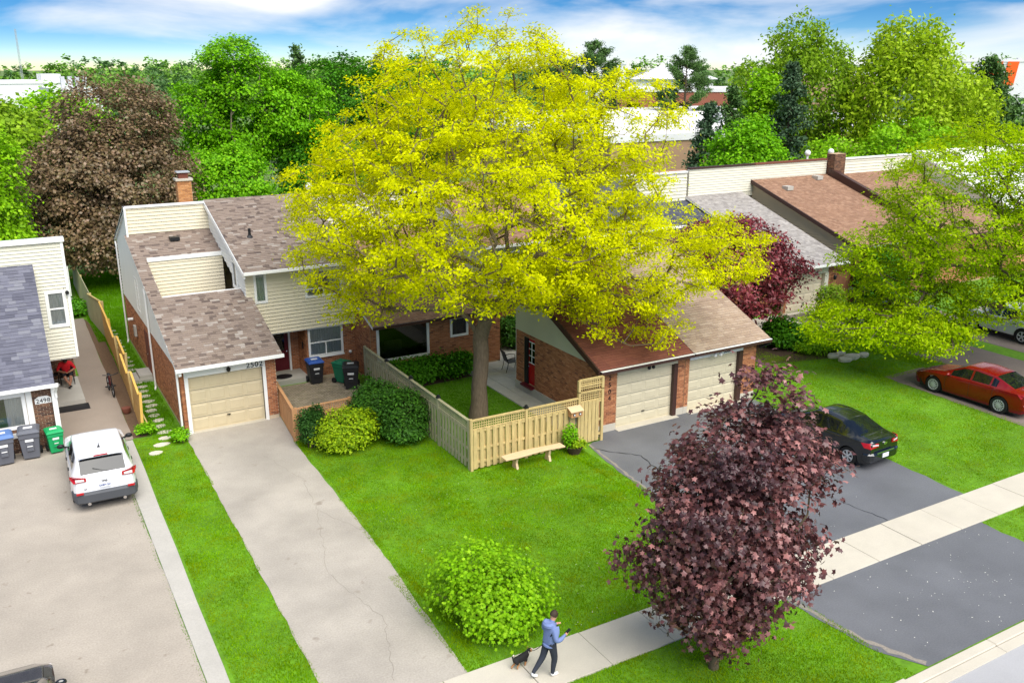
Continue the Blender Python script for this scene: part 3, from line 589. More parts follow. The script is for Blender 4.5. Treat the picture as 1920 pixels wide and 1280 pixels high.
def highbay(root, x0, x1, m, sm='siding_g', yf=36.3, left=True, lite=False):
    w = wall_rect(root, root, (x0, yf, 0), X1, NF, 0, x1 - x0, 2.35, 5.1, m=sm); siding(root, w, [(0, 2.35), (x1 - x0, 2.35), (x1 - x0, 5.1), (0, 5.1)], (x0, yf, 0), X1, NF, sm, ex=.2)
    window(root, root, (x0, yf - .03, 0), X1, NF, 1.2, 2.8, 3.5, 4.7, vs=(2.0,), gl='glass_d')
    w = wall_rect(root, root, (x0, yf + .9, 0), X1, NF, 0, x1 - x0, 0, 2.35, m='mortar_tan'); bricks(root, w, [(0, .1), (x1 - x0, .1), (x1 - x0, 2.35), (0, 2.35)], (x0, yf + .9, 0), X1, NF)
    if left:
        pl = [(0, 0), (5.9, 0), (5.9, 7.1), (0, 5.15)]; w = wall_poly(root, root, pl, (x0, yf, 0), Y1, NL, m=sm); siding(root, w, [(0, 2.7), (5.9, 2.7), (5.9, 7.1), (0, 5.15)], (x0, yf, 0), Y1, NL, sm)
        MB(root).prism([(x0 - .1, yf - .5, 4.96), (x0 - .1, yf - .5, 5.14), (x0 - .1, yf + 5.95, 7.26), (x0 - .1, yf + 5.95, 7.08)], (.09, 0, 0)).box(x0 - .06, x0 + .02, yf - .06, yf + .06, 2.4, 5.1).build('rake_board', 'white', root)
    roof(root, root, x0 - .12, x1, yf - .48, yf + 5.95, 5.14, SL, m); gutter(root, root, (x0 - .1, yf - .54, 5.09), (x1, yf - .54, 5.09))
def backroof(root, x0, x1, z=7.1): MB(root).prism([(x0, 42.41, z), (x0, 47, z - 2), (x0, 47, z - 2.1), (x0, 42.41, z - .1)], (x1 - x0, 0, 0)).box(x0, x1, 46.6, 46.8, 0, z - 2).build('rear_roof', 'sh_brown', root)
H4 = thing('house', 'brick house with picture window and brown roof behind the yellow tree', 'house', (13.05, 34.6, 0))
wn4 = [(.28, 2.68, .92, 2.45), (3.75, 4.6, 1.55, 2.42)]
lowbay(H4, 13.05, 19.3, 34.6, 'sh_brown', wins=wn4)
window(H4, H4, (13.05, 34.6, 0), X1, NF, *wn4[0], fw=.09, gl='glass_d'); window(H4, H4, (13.05, 34.6, 0), X1, NF, *wn4[1], gl='glass_d', curtain=[(3.75, 4.1)])
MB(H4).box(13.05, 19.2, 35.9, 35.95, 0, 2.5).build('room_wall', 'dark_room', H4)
w = wall_poly(H4, H4, [(0, 0), (1.9, 0), (1.9, 3.2), (0, 2.6)], (13.04, 34.6, 0), Y1, NL, th=.1, m='mortar_tan'); bricks(H4, w, [(0, .1), (1.88, .1), (1.88, 3.15), (0, 2.55)], (13.04, 34.6, 0), Y1, NL)
w = wall_poly(H4, H4, [(0, 0), (2.4, 0), (2.4, 2.6), (0, 2.6)], (19.3, 34.6, 0), Y1, (1, 0, 0), th=.1, m='mortar_tan'); bricks(H4, w, [(0, .1), (2.4, .1), (2.4, 2.55), (0, 2.55)], (19.3, 34.6, 0), Y1, (1, 0, 0))
highbay(H4, 19.3, 25.5, 'sh_brown'); backroof(H4, 13.05, 25.5)
MB(H4).box(12.5, 13.0, 41.5, 42.0, 6.4, 7.25).build('chimney', 'brick', H4); o = MB(H4).tube([(13.35, 42.6, 7.0), (13.35, 42.6, 7.35)], .06, 8).ball((13.35, 42.6, 7.5), .2, 12, 8).build('globe_vent', 'white', H4, smooth=True)
ac = thing('armchair', 'pale armchair seen through the big picture window', 'armchair', (14.5, 35.3, .3))
MB(ac).box(14.1, 14.9, 35.0, 35.7, .35, .78).build('seat', 'beige', ac, bevel=.05); MB(ac).box(14.1, 14.9, 35.6, 35.8, .5, 1.45).build('backrest', 'beige', ac, bevel=.05); MB(ac).box(13.98, 14.12, 35.0, 35.75, .3, 1.0).build('arm', 'beige', ac, bevel=.04); MB(ac).box(14.88, 15.02, 35.0, 35.75, .3, 1.0).build('arm', 'beige', ac, bevel=.04)
H8 = thing('house', 'house with charcoal roof half hidden behind the yellow tree', 'house', (25.5, 36.3, 0))
highbay(H8, 25.62, 31, 'sh_dark', 'siding_b', left=False); lowbay(H8, 31, 36.45, 34.6, 'sh_dark', lite=True); backroof(H8, 25.5, 36.45)
H12 = thing('house', 'house with light grey roof and cream garage door behind the red maple', 'house', (36.6, 33.9, 0))
w = wall_rect(H12, H12, (36.6, 33.9, 0), X1, NF, 0, 4.0, 0, 2.5, [(.25, 3.2, 0, 2.1)]); bricks(H12, w, [(0, .1), (4.0, .1), (4.0, 2.45), (0, 2.45)], (36.6, 33.9, 0), X1, NF, holes=[(.18, 3.3, 0, 2.6)])
garage_door(H12, H12, 36.85, 39.55, 33.9, 2.0, 'door_cream', 4, 4); MB(H12).box(36.8, 39.85, 33.86, 33.899, 2.05, 2.5).box(39.56, 39.85, 33.8, 34.0, 0, 2.05).build('door_surround', 'siding_y', H12); MB(H12).box(36.7, 39.8, 33.6, 33.85, -.03, .06).build('threshold', 'conc', H12)
roof(H12, H12, 36.4, 40.95, 33.45, 42.2, 2.62, SL, 'sh_grey'); gutter(H12, H12, (36.35, 33.4, 2.58), (41.0, 33.4, 2.58))
w = wall_rect(H12, H12, (36.6, 42.2, 0), X1, NF, 0, 5.3, 5.2, 7.1, m='siding_y'); siding(H12, w, [(0, 5.5), (5.3, 5.5), (5.3, 7.1), (0, 7.1)], (36.6, 42.2, 0), X1, NF, 'siding_y'); MB(H12).box(36.6, 41.9, 42.1, 42.4, 7.1, 7.19).build('parapet_cap', 'brown', H12)
wl = MB(H12).tube([(40.25, 33.88, 1.9), (40.25, 33.7, 1.95)], .02, 6).lathe([(.03, 1.6), (.08, 1.65), (.09, 1.82), (.02, 1.9)], (40.25, 33.7, 0), 8).build('wall_lamp', 'black', H12); backroof(H12, 36.45, 41.9)
H16 = thing('house', 'house with wide tan-brown roof and beige gable wall beyond the light grey roof', 'house', (41.9, 34.0, 0))
z0 = 3.25
w = wall_poly(H16, H16, [(0, 0), (8.2, 0), (8.2, 6.0), (0, 3.4)], (41.9, 34.0, 0), Y1, NL, m='siding_b'); siding(H16, w, [(0, 2.5), (8.2, 2.5), (8.2, 6.0), (0, 3.4)], (41.9, 34.0, 0), Y1, NL, 'siding_b'); bricks(H16, w, [(0, .1), (8.2, .1), (8.2, 2.5), (0, 2.5)], (41.9, 34.0, 0), Y1, NL)
roof(H16, H16, 41.75, 48.5, 33.5, 42.2, 3.3, SL, 'sh_brown', ex=.16); MB(H16).prism([(41.66, 33.5, 3.1), (41.66, 33.5, 3.34), (41.66, 42.2, 6.2), (41.66, 42.2, 5.97)], (.08, 0, 0)).build('rake_board', 'brown', H16)
wall_rect(H16, H16, (41.9, 34, 0), X1, NF, 0, 6.6, 0, 3.2, m='fence_dk'); w = wall_rect(H16, H16, (41.9, 42.2, 0), X1, NF, 0, 6.5, 5.7, 7.1, m='siding_y'); siding(H16, w, [(0, 6.1), (6.5, 6.1), (6.5, 7.1), (0, 7.1)], (41.9, 42.2, 0), X1, NF, 'siding_y')
MB(H16).box(41.9, 48.4, 42.1, 42.45, 7.1, 7.19).build('parapet_cap', 'sh_red', H16); backroof(H16, 41.9, 49.5)
for x, yy in ((43.3, 40.6), (47.0, 41.6)): MB(H16).box(x - .25, x + .25, yy - .25, yy + .25, 3.3 + SL * (yy - 33.5) - .02, 3.3 + SL * (yy - 33.5) + .22).build('roof_vent', 'conc_w', H16)
ch = MB(H16).box(48.5, 49.5, 41.6, 42.3, 4.5, 7.5).build('chimney', 'mortar_tan', H16); bricks(H16, ch, [(0, 5), (1, 5), (1, 7.5), (0, 7.5)], (48.5, 41.6, 0), X1, NF, 'brick2'); bricks(H16, ch, [(0, 5), (.7, 5), (.7, 7.5), (0, 7.5)], (48.5, 41.6, 0), Y1, NL, 'brick2')
MB(H16).prism([(48.42, 33.4, 3.1), (48.42, 33.4, 3.75), (48.42, 42, 6.6), (48.42, 42, 5.95)], (.3, 0, 0)).build('party_wall', 'brown', H16)
for x, yy in ((47.1, 42.7), (49.3, 42.7)): MB(H16).tube([(x, yy, 6.9), (x, yy, 7.4)], .07, 8).ball((x, yy, 7.55), .2, 12, 8).build('globe_vent', 'white', H16, smooth=True)
H20 = thing('house', 'house with brown roof and cream parapet mostly behind the right-hand tree', 'house', (49.5, 34.6, 0))
lowbay(H20, 49.5, 57, 33.9, 'sh_brown', z0=3.2, cl=.95, lite=True); backroof(H20, 49.5, 57)
H24 = thing('house', 'white-roofed house glimpsed through the crown at the right edge', 'house', (57.2, 34.6, 0))
MT['memb'] = mat('roof_membrane', c(232, 228, 222), .8, nz=.05)
roof(H24, H24, 57.2, 70, 33.5, 42.2, 3.8, .4, 'memb', w=(.8, 1.4), ex=.6); wall_rect(H24, H24, (57.2, 34, 0), X1, NF, 0, 12, 0, 3.9, m='brick'); wall_poly(H24, H24, [(0, 0), (8, 0), (8, 7), (0, 3.9)], (57.25, 34, 0), Y1, NL, m='siding_y')
# ---- the pair of garages
def pairgarage(root, x0, x1, d0, d1, jam, p0, p1, m, roofx, doorm, hdr):
    w = wall_rect(root, root, (x0, 25.3, 0), X1, NF, 0, x1 - x0, 0, 2.52, [(d0 - x0, jam - x0, 0, 2.15)], m='mortar_tan')
    bricks(root, w, [(0, .28), (x1 - x0, .28), (x1 - x0, 2.4), (0, 2.4)], (x0, 25.3, 0), X1, NF, holes=[(d0 - x0 - .02, jam - x0 + .02, 0, 2.6)])
    garage_door(root, root, d0, d1, 25.3, 2.12, doorm, 5, 4); MB(root).box(d1, jam, 25.24, 25.44, 0, 2.14).build('door_jamb', 'brown', root)
    MB(root).box(d0 - .01, jam, 25.265, 25.299, 2.15, 2.5).build('header_panel', hdr, root); MB(root).box(d0 - .05, jam, 25.05, 25.42, -.03, .025).build('threshold', 'conc', root)
    for a, b in ((x0, d0 - .03), (jam + .02, x1)):
        if b - a > .1: MB(root).box(a - .01, b, 25.27, 25.299, 0, .28).build('footing', 'conc', root)
    roof(root, root, roofx[0], roofx[1], 24.93, 31.3, 2.58, .42, m, ex=.14, trim='brown', w=(.22, .4), th=.1)
    g_ = gutter(root, root, (roofx[0] + .02, 24.86, 2.50), (roofx[1], 24.86, 2.50), 'brown'); MB(root).box(roofx[0] + .02, roofx[1], 24.80, 24.92, 2.556, 2.567).build('drip_edge', 'white', g_)
G4 = thing('garage', 'detached brick garage with rust roof and red side door, numbered 2504', 'garage', (18.2, 25.3, 0))
pairgarage(G4, 18.2, 22.28, 19.06, 21.72, 21.9, 0, 0, 'sh_red', (18.0, 22.33), 'door_grey', 'door_grey')
for i, ch_ in enumerate('2504'): lettering(ch_, .26, 'ink', G4, (18.72, 25.28, 2.08 - i * .26), X1, NF, 'house_number', G4.location)
gl = [(0, 0), (5.9, 0), (5.9, 4.98), (0, 2.5)]; w = MB(G4)
w = wall_rect(G4, G4, (18.2, 25.3, 0), Y1, NL, 0, 5.9, 0, 2.6, [(4.42, 5.25, .42, 2.42)], m='mortar_tan'); bricks(G4, w, [(0, .36), (5.9, .36), (5.9, 2.62), (0, 2.62)], (18.2, 25.3, 0), Y1, NL, holes=[(4.4, 5.27, .36, 2.45)])
MB(G4).box(18.14, 18.199, 25.32, 31.2, 0, .36).build('footing', 'conc_g', G4)
w = wall_poly(G4, G4, [(0, 2.6), (5.9, 2.6), (5.9, 4.9), (.05, 2.5)], (18.2, 25.3, 0), Y1, NL, m='siding_g'); siding(G4, w, [(0, 2.6), (5.9, 2.6), (5.9, 4.93), (.1, 2.61)], (18.19, 25.3, 0), Y1, NL, 'siding_g', ex=.13)
MB(G4).prism([(17.95, 24.93, 2.38), (17.95, 24.93, 2.6), (17.95, 31.3, 5.26), (17.95, 31.3, 5.04)], (.08, 0, 0)).build('rake_board', 'brown', G4)
d = MB(G4).box(18.27, 18.31, 29.74, 30.3, .45, 2.4).build('side_door', 'red', G4); MB(G4).box(18.25, 18.269, 29.82, 30.22, 1.4, 2.25).build('door_light', 'glass_d', d)
MB(G4).box(18.235, 18.249, 29.8, 30.24, 1.36, 1.4).box(18.235, 18.249, 29.8, 30.24, 2.25, 2.29).box(18.235, 18.249, 30.0, 30.04, 1.4, 2.25).box(18.236, 18.248, 29.8, 30.24, 1.66, 1.69).box(18.236, 18.248, 29.8, 30.24, 1.95, 1.98).build('glazing_bars', 'white', d)
MB(G4).box(18.2, 18.33, 30.3, 30.56, .42, 2.42).build('door_frame_recess', 'black', G4); MB(G4).box(18.0, 18.22, 29.72, 30.56, .34, .43).build('door_sill', 'maroon', G4); MB(G4).ball((18.24, 30.24, 1.2), .03).build('door_knob', 'chrome', d)  # black block stands in for the dark of the recess beside the red door
MB(G4).tube([(18.08, 24.9, 2.4), (18.08, 25.12, 2.2), (18.08, 25.14, .3), (18.08, 25.0, .05)], .06, 6).build('downpipe', 'brown', G4)
MB(G4).tube([(20.45, 25.26, 2.3), (20.45, 25.12, 2.3)], .03, 6).ball((20.36, 25.08, 2.27), .07).ball((20.56, 25.08, 2.27), .07).build('flood_lamp', 'black', G4)
MB(G4).box(18.2, 22.28, 31.18, 31.25, 0, 5.0).box(22.2, 22.27, 25.5, 31.2, 0, 2.4).box(18.0, 22.33, 31.31, 31.42, 5.0, 5.26).build('rear_wall', 'siding_w', G4)
G8 = thing('garage', 'detached brick garage with pale tan roof, numbered 2508, beside the rust one', 'garage', (22.3, 25.3, 0))
pairgarage(G8, 22.3, 26.0, 22.52, 25.05, 25.25, 0, 0, 'sh_tan', (22.35, 26.35), 'door_grey', 'white')
lettering('2508', .17, 'ink', G8, (24.4, 25.255, 2.245), X1, NF, 'house_number', G8.location)
MB(G8).tube([(23.75, 25.26, 2.28), (23.75, 25.15, 2.28)], .03, 6).ball((23.62, 25.1, 2.24), .08).ball((23.9, 25.1, 2.24), .08).build('flood_lamp', 'white', G8)
MB(G8).tube([(26.3, 24.86, 2.4), (26.2, 25.05, 2.25), (26.08, 25.2, 2.15)], .05, 6).build('downpipe', 'black', G8); MB(G8).box(25.55, 25.85, 25.2, 25.28, .95, 1.12).build('hose_bracket', 'black', G8)
w = wall_poly(G8, G8, [(0, 0), (5.9, 0), (5.9, 4.9), (0, 2.45)], (26.0, 25.3, 0), Y1, (1, 0, 0), m='mortar_tan'); MB(G8).box(22.3, 26.0, 31.18, 31.25, 0, 5.0).box(22.34, 26.35, 31.31, 31.42, 5.0, 5.26).build('rear_wall', 'siding_w', G8)
# ------------------------------------------------------------------ vegetation
def unit(a): return a / np.maximum(np.linalg.norm(a, axis=-1, keepdims=True), 1e-9)
def leaf_template(kind):
    if kind == 'maple':
        half = [(0, 1.0, -.08), (.27, .52, .05), (.78, .56, -.14), (.50, .08, .04), (.62, -.42, -.12), (0, -.32, 0)]
        out = half + [(-x, y, z) for x, y, z in half[::-1] if abs(x) > .001]
        V = np.array([(0, .05, .09)] + out) * .5; n = len(out)
        F = [(0, 1 + i, 1 + (i + 1) % n) for i in range(n)]
    elif kind == 'frond':
        V = np.array([(0, -.5, 0), (.25, -.05, .05), (0, .5, -.10), (-.25, -.05, .05)]); F = [(0, 1, 2, 3)]
    elif kind == 'needle':
        V = np.array([(0, -.5, 0), (.06, 0, .02), (0, .5, 0), (-.06, 0, .02)]); F = [(0, 1, 2, 3)]
    else:
        V = np.array([(0, -.5, 0), (.36, -.05, .07), (0, .5, -.06), (-.36, -.05, .07)]); F = [(0, 1, 2, 3)]
    return V, F
def leaf_mesh(name, pos, nrm, tan, size, kind):
    T, F = leaf_template(kind); n = len(pos); k = len(T)
    nrm = unit(nrm); b = unit(np.cross(nrm, tan)); t = np.cross(b, nrm)
    V = (pos[:, None, :] + size[:, None, None] * (T[None, :, 0, None] * b[:, None, :] + T[None, :, 1, None] * t[:, None, :] + T[None, :, 2, None] * nrm[:, None, :])).reshape(-1, 3)
    fl = len(F[0]); L = (np.array(F).ravel()[None, :] + (np.arange(n) * k)[:, None]).ravel(); nf = n * len(F)
    return rawmesh(name, V, L, np.arange(nf) * fl, None)
def env_points(ells, n, shell=.6, mind=.0):
    """points spread through a union of ellipsoids, biased to the shell"""
    vol = np.array([e[3] * e[4] * e[5] for e in ells]) ** .8; out = []
    tries = 0
    while len(out) < n and tries < n * 40:
        tries += 1
        e = ells[rng.choice(len(ells), p=vol / vol.sum())]; d = unit(rng.normal(size=3)); r = rng.uniform() ** (1 / 3.) * (1 - shell) + shell * rng.uniform(.78, 1.04)
        p = np.array(e[:3]) + d * r * np.array(e[3:6])
        if p[2] < .25: continue
        if mind and out and np.min(np.sum((np.array(out) - p) ** 2, axis=1)) < mind * mind: continue
        out.append(p)
    return np.array(out)
def grow(base, top, tips, r0, step=.7, alpha=.35, wob_=.12, sag=.0, rtip=.012, expo=.46):
    """limbs that join every tip to the nearest wood; returns chains of (points, radii)"""
    base = np.array(base, float); top = np.array(top, float); nodes = []; par = []; dist = []
    m = max(3, int(np.linalg.norm(top - base) / .6))
    for i in range(m + 1):
        t = i / m; p = base + (top - base) * t + (rng.normal(size=3) * [.05, .05, 0] if 0 < i < m else 0); nodes.append(p); par.append(i - 1); dist.append(np.linalg.norm(p - base))
    chains = [list(range(m + 1))]
    order = np.argsort(np.linalg.norm(tips - top, axis=1)); tipnode = []
    NP = np.array(nodes); ND = np.array(dist)
    for ti in order:
        tip = tips[ti]; A = NP[m:] if len(NP) > m else NP; D = np.linalg.norm(A - tip, axis=1) + alpha * ND[m:]
        D = D + np.where(A[:, 2] > tip[2] + .4, .8 + .5 * (A[:, 2] - tip[2]), 0)
        j = int(np.argmin(D)) + m; a = NP[j]; d = np.linalg.norm(tip - a); n = max(1, int(round(d / step))); ch = [j]
        pd = unit(a - NP[par[j]]) if par[j] >= 0 else np.array([0, 0, 1.])
        ctrl = a + pd * d * .35 + np.array([0, 0, .10 * d - sag * d]); newP = []
        for i in range(1, n + 1):
            t = i / n; p = (1 - t) ** 2 * a + 2 * t * (1 - t) * ctrl + t * t * tip
            if i < n: p = p + rng.normal(size=3) * wob_ * min(1, d)
            par.append(ch[-1]); ch.append(len(nodes)); nodes.append(p); newP.append(p)
            dist.append(dist[par[-1]] + np.linalg.norm(p - nodes[par[-1]]))
        NP = np.vstack([NP, newP]); ND = np.array(dist); chains.append(ch); tipnode.append(ch[-1])
    cnt = np.zeros(len(nodes))
    for t in tipnode: cnt[t] += 1
    for i in range(len(nodes) - 1, 0, -1):
        if par[i] >= 0: cnt[par[i]] += cnt[i]
    rad = rtip * np.maximum(cnt, 1) ** expo; k = r0 / rad[0] if rad[0] > 0 else 1
    rad = rad * np.where(cnt > 3, 1 + (k - 1) * np.clip((np.log(np.maximum(cnt, 1)) / np.log(cnt[0])), 0, 1) ** 1.2, 1)
    return NP, chains, rad
def wood_mesh(mb, NP, chains, rad, nmax=12, flare=1.0):
    for ci, ch in enumerate(chains):
        r = [rad[i] for i in ch]
        if ci: r[0] = min(rad[ch[0]], rad[ch[1]] * 1.3) if len(ch) > 1 else r[0]
        else:
            r[0] *= flare; r[1] *= 1 + (flare - 1) * .35
        n = nmax if ci == 0 else (7 if max(r) > .08 else (5 if max(r) > .03 else 3)); k0 = len(mb.v)
        mb.tube([NP[i] for i in ch], r, n, cap=(ci == 0))
        if nmax > 20 and max(r) > .12:       # furrowed bark: ridges running up the stem
            q = np.array(mb.v[k0:]).reshape(len(ch), -1, 3); cc = q.mean(1, keepdims=True); rid = 1 + .075 * rng.choice([-1, 1], size=(1, q.shape[1], 1)) + .05 * rng.normal(size=(len(ch), q.shape[1], 1)); mb.v[k0:] = [tuple(v) for v in (cc + (q - cc) * rid).reshape(-1, 3)]
def clump(tips, nper, rad, flat=.5, up=.8, center=None, size=(.1, .16), droop=0., outw=.5):
    n = len(tips) * nper; c_ = np.repeat(tips, nper, axis=0); off = rng.normal(size=(n, 3)) * rad * np.array([1, 1, flat]); pos = c_ + off
    pos[:, 2] -= droop * np.linalg.norm(off[:, :2], axis=1)
    nr = rng.normal(size=(n, 3)) * .55 + np.array([0, 0, up])
    if center is not None: nr += unit(pos - center) * outw
    tn = rng.normal(size=(n, 3)) + unit(off) * .8; tn[:, 2] -= .4
    return pos, nr, tn, rng.uniform(size[0], size[1], n)
def tree(name, label, cat, base, ells, top, r0, ntips, nper, lm, bark='bark_d', kind='leaf', size=(.1, .16), crad=.35, flat=.5, shell=.6, mind=.3, up=.7, droop=0., group=None, step=.7, sag=0., expo=.46, flare=1.25, outw=.5, alpha=.35, split=None, rtip=.012, wob_=.12, wood='trunk'):
    T = thing(name, label, cat, (base[0], base[1], 0), group=group); b = np.array([base[0], base[1], -.05])
    tips = env_points(ells, ntips, shell, mind); NP, chs, rad = grow(b, top, tips, r0, step, alpha=alpha, sag=sag, expo=expo, rtip=rtip, wob_=wob_)
    mb = MB(T); wood_mesh(mb, NP, chs[:1], rad, nmax=34 if r0 > .3 else 12, flare=flare); mb.build('trunk', bark, T, smooth=r0 <= .3)
    mb = MB(T); wood_mesh(mb, NP, [[]] * 0 + chs[1:], rad); 
    if mb.v: mb.build('limbs', bark, T, kind='stuff')
    ctr = np.average([e[:3] for e in ells], axis=0)
    pos, nr, tn, sz = clump(tips, nper, crad, flat, up, ctr, size, droop, outw)
    keep = pos[:, 2] > .06; pos, nr, tn, sz = pos[keep], nr[keep], tn[keep], sz[keep]
    if split:      # the leaves that show largest become objects of their own
        dc = np.linalg.norm(pos - np.array([0, 0, 13.]), axis=1) - sz * 6; o_ = np.argsort(dc); big, rest = o_[:split], o_[split:]
        Tm, F = leaf_template(kind); me = bpy.data.meshes.new('leaf'); me.from_pydata([tuple(v) for v in Tm], [], F); me.materials.append(lm)
        for i in big:
            n = unit(nr[i]); bb = unit(np.cross(n, tn[i])); t = np.cross(bb, n)
            o = bpy.data.objects.new('leaf', me); mx = Matrix((tuple(bb), tuple(t), tuple(n))).transposed().to_4x4() @ Matrix.Scale(sz[i], 4); mx.translation = Vector(pos[i]) - T.location
            o.matrix_local = mx; link(o, T)
        pos, nr, tn, sz = pos[rest], nr[rest], tn[rest], sz[rest]
    me = leaf_mesh('crown', pos - np.array(T.location), nr, tn, sz, kind); me.materials.append(lm)
    o = link(bpy.data.objects.new('crown', me), T)
    if split: o['kind'] = 'stuff'
    return T
def leafmat(name, cols, trans=.3, rough=.55, spec=.18, nz2=.18, n2=.5, spots=None):
    return mat(name, isl=cols, rough=rough, spec=spec, trans=trans, nz2=nz2, n2scale=n2, spots=spots)
LM = dict(
    locust=leafmat('leaf_locust', [c(220, 224, 0), c(234, 234, 0), c(204, 212, 0), c(242, 240, 12), c(180, 192, 2)], .48, .6, .06),
    locust_g=leafmat('leaf_locust_green', [c(172, 204, 2), c(188, 216, 6), c(152, 188, 2), c(200, 220, 20), c(134, 172, 6)], .45, .6, .08),
    purple=leafmat('leaf_purple', [c(100, 59, 58), c(78, 48, 50), c(122, 72, 68), c(68, 44, 48), c(180, 124, 118), c(90, 56, 58)], .16, .36, .45, .15, 1.2),  # the palest pink paints leaf highlights into the colour ramp
    copper=leafmat('leaf_copper', [c(128, 104, 76), c(112, 98, 66), c(146, 116, 86), c(118, 106, 64), c(154, 122, 98)], .2, .45, .5, .22, .45),
    red=leafmat('leaf_red_maple', [c(128, 48, 54), c(106, 38, 46), c(148, 62, 68), c(116, 42, 50)], .15, .45, .5, .2, .8),
    green=leafmat('leaf_green', [c(112, 178, 10), c(128, 192, 14), c(94, 156, 10), c(148, 204, 24), c(102, 168, 12)], .3),
    green_d=leafmat('leaf_deep_green', [c(72, 134, 18), c(86, 150, 20), c(62, 118, 18), c(100, 164, 26)], .25),
    lime=leafmat('leaf_lime', [c(136, 190, 14), c(150, 202, 20), c(118, 172, 14), c(168, 212, 34)], .32),
    yellow=leafmat('leaf_yellow_shrub', [c(160, 190, 18), c(178, 204, 30), c(140, 172, 20), c(118, 158, 24)], .32),
    yew=leafmat('leaf_yew', [c(54, 98, 26), c(66, 114, 28), c(46, 84, 26), c(84, 134, 36)], .15),
    cedar=leafmat('leaf_cedar', [c(44, 82, 26), c(56, 96, 32), c(38, 72, 26)], .15),
    spruce=leafmat('leaf_spruce', [c(72, 98, 70), c(84, 112, 78), c(62, 86, 60), c(98, 124, 88)], .1),
    pine=leafmat('leaf_pine', [c(80, 114, 54), c(92, 128, 62), c(68, 98, 48), c(106, 140, 72)], .1),
    willow=leafmat('leaf_willow', [c(160, 192, 24), c(176, 204, 30), c(140, 174, 22), c(190, 210, 54)], .3),
    willow2=leafmat('leaf_poplar', [c(132, 172, 26), c(150, 186, 32), c(114, 152, 26), c(162, 192, 52)], .3),
    far=leafmat('leaf_far', [c(110, 156, 52), c(124, 170, 58), c(96, 140, 50), c(140, 180, 70)], .2),
    far_d=leafmat('leaf_far_dark', [c(84, 122, 66), c(96, 134, 70), c(74, 110, 60)], .2),
    grass=leafmat('grass_blade', [c(114, 164, 0), c(132, 180, 0), c(94, 142, 0), c(156, 194, 2), c(120, 168, 0)], .4, .7, .05, .32, .6, (1.3, .46, c(150, 172, 4), .25)),
    grass_s=leafmat('grass_shade_tint', [c(92, 150, 4), c(108, 164, 6), c(80, 134, 4), c(120, 174, 12)], .4, .7, .05, .2, .6),  # darker copy of grass_blade, the yard's shade put into the colour
)
# honey locust in the fenced yard
tree('locust_tree', 'huge yellow-green honey locust rising from the fenced yard', 'tree', (15.2, 29.0),
     [(15.4, 28.9, 8.6, 7.2, 7.2, 4.1), (15.3, 28.9, 11.6, 4.6, 4.6, 3.5), (20.2, 26.3, 6.5, 3.9, 3.9, 2.2), (11.7, 31.0, 6.9, 3.0, 3.0, 2.4), (19.4, 26.8, 11.0, 2.8, 2.8, 2.2), (23.1, 24.6, 6.6, 1.9, 1.9, 1.4), (19.8, 25.8, 4.3, 2.4, 2.4, 1.2), (11.3, 30.8, 4.8, 1.5, 1.5, 1.0), (16.6, 27.4, 5.6, 2.6, 2.6, 1.2)],
     (15.3, 28.95, 3.2), .295, 1650, 98, LM['locust'], 'bark', 'frond', (.095, .165), .23, .45, .45, .24, .85, .25, step=.6, expo=.44, flare=1.35, alpha=.25, rtip=.011, wob_=.16)
# young purple maple on the boulevard
tree('maple_tree', 'young purple maple on the grass between sidewalk and road', 'tree', (12.65, 12.81),
     [(13.27, 12.45, 6.3, 0.74, 0.76, 0.9), (13.0, 12.61, 5.35, 1.58, 1.46, 0.8), (12.61, 12.84, 4.3, 1.78, 1.64, 0.8), (12.82, 12.71, 3.1, 1.97, 1.82, 0.9), (12.52, 12.88, 2.0, 1.47, 1.46, 0.95), (12.91, 12.66, 1.1, 0.6, 0.63, 0.55), (11.18, 13.66, 2.6, 0.58, 0.57, 0.4), (14.12, 11.96, 5.0, 0.6, 0.63, 0.45)],
     (12.7, 12.8, 1.2), .10, 420, 50, LM['purple'], 'bark_d', 'maple', (.12, .205), .19, .75, .62, .18, .55, .2, step=.4, split=300, rtip=.008, outw=.7)
tree('japanese_maple', 'dark red Japanese maple beyond the twin garages', 'tree', (30.5, 31.0),
     [(29.4, 31.4, 3.6, 3.4, 3.2, 2.3), (29.8, 31.2, 5.2, 2.6, 2.4, 1.3), (31.9, 30.3, 4.0, 1.8, 1.7, 1.1)], (30.5, 31, .9), .16, 330, 75, LM['red'], 'bark_d', 'frond', (.14, .26), .33, .35, .55, .35, .9, .35)
tree('locust_tree', 'bright green honey locust at the right edge over the red car', 'tree', (40.85, 20.2),
     [(37.0, 23.2, 7.6, 5.4, 4.6, 3.3), (40.5, 21.0, 8.0, 4.2, 4.2, 3.4), (33.2, 25.0, 5.2, 2.4, 2.2, 1.6), (31.6, 25.3, 2.5, 2.3, 2.0, .8), (31.6, 25.3, 2.3, 2.3, 2.0, .8), (33.2, 23.0, 2.6, 2.2, 2.0, 1.0), (33.2, 23.6, 2.3, 2.2, 2.0, .9), (34.2, 25.5, 3.6, 2.2, 2.2, 1.2), (36.2, 21.6, 4.0, 2.4, 2.4, 1.3)],
     (40.0, 21.0, 2.8), .26, 1150, 80, LM['locust_g'], 'bark_d', 'frond', (.11, .19), .26, .45, .5, .28, .75, .25, step=.6, expo=.43, alpha=.25, wob_=.16)
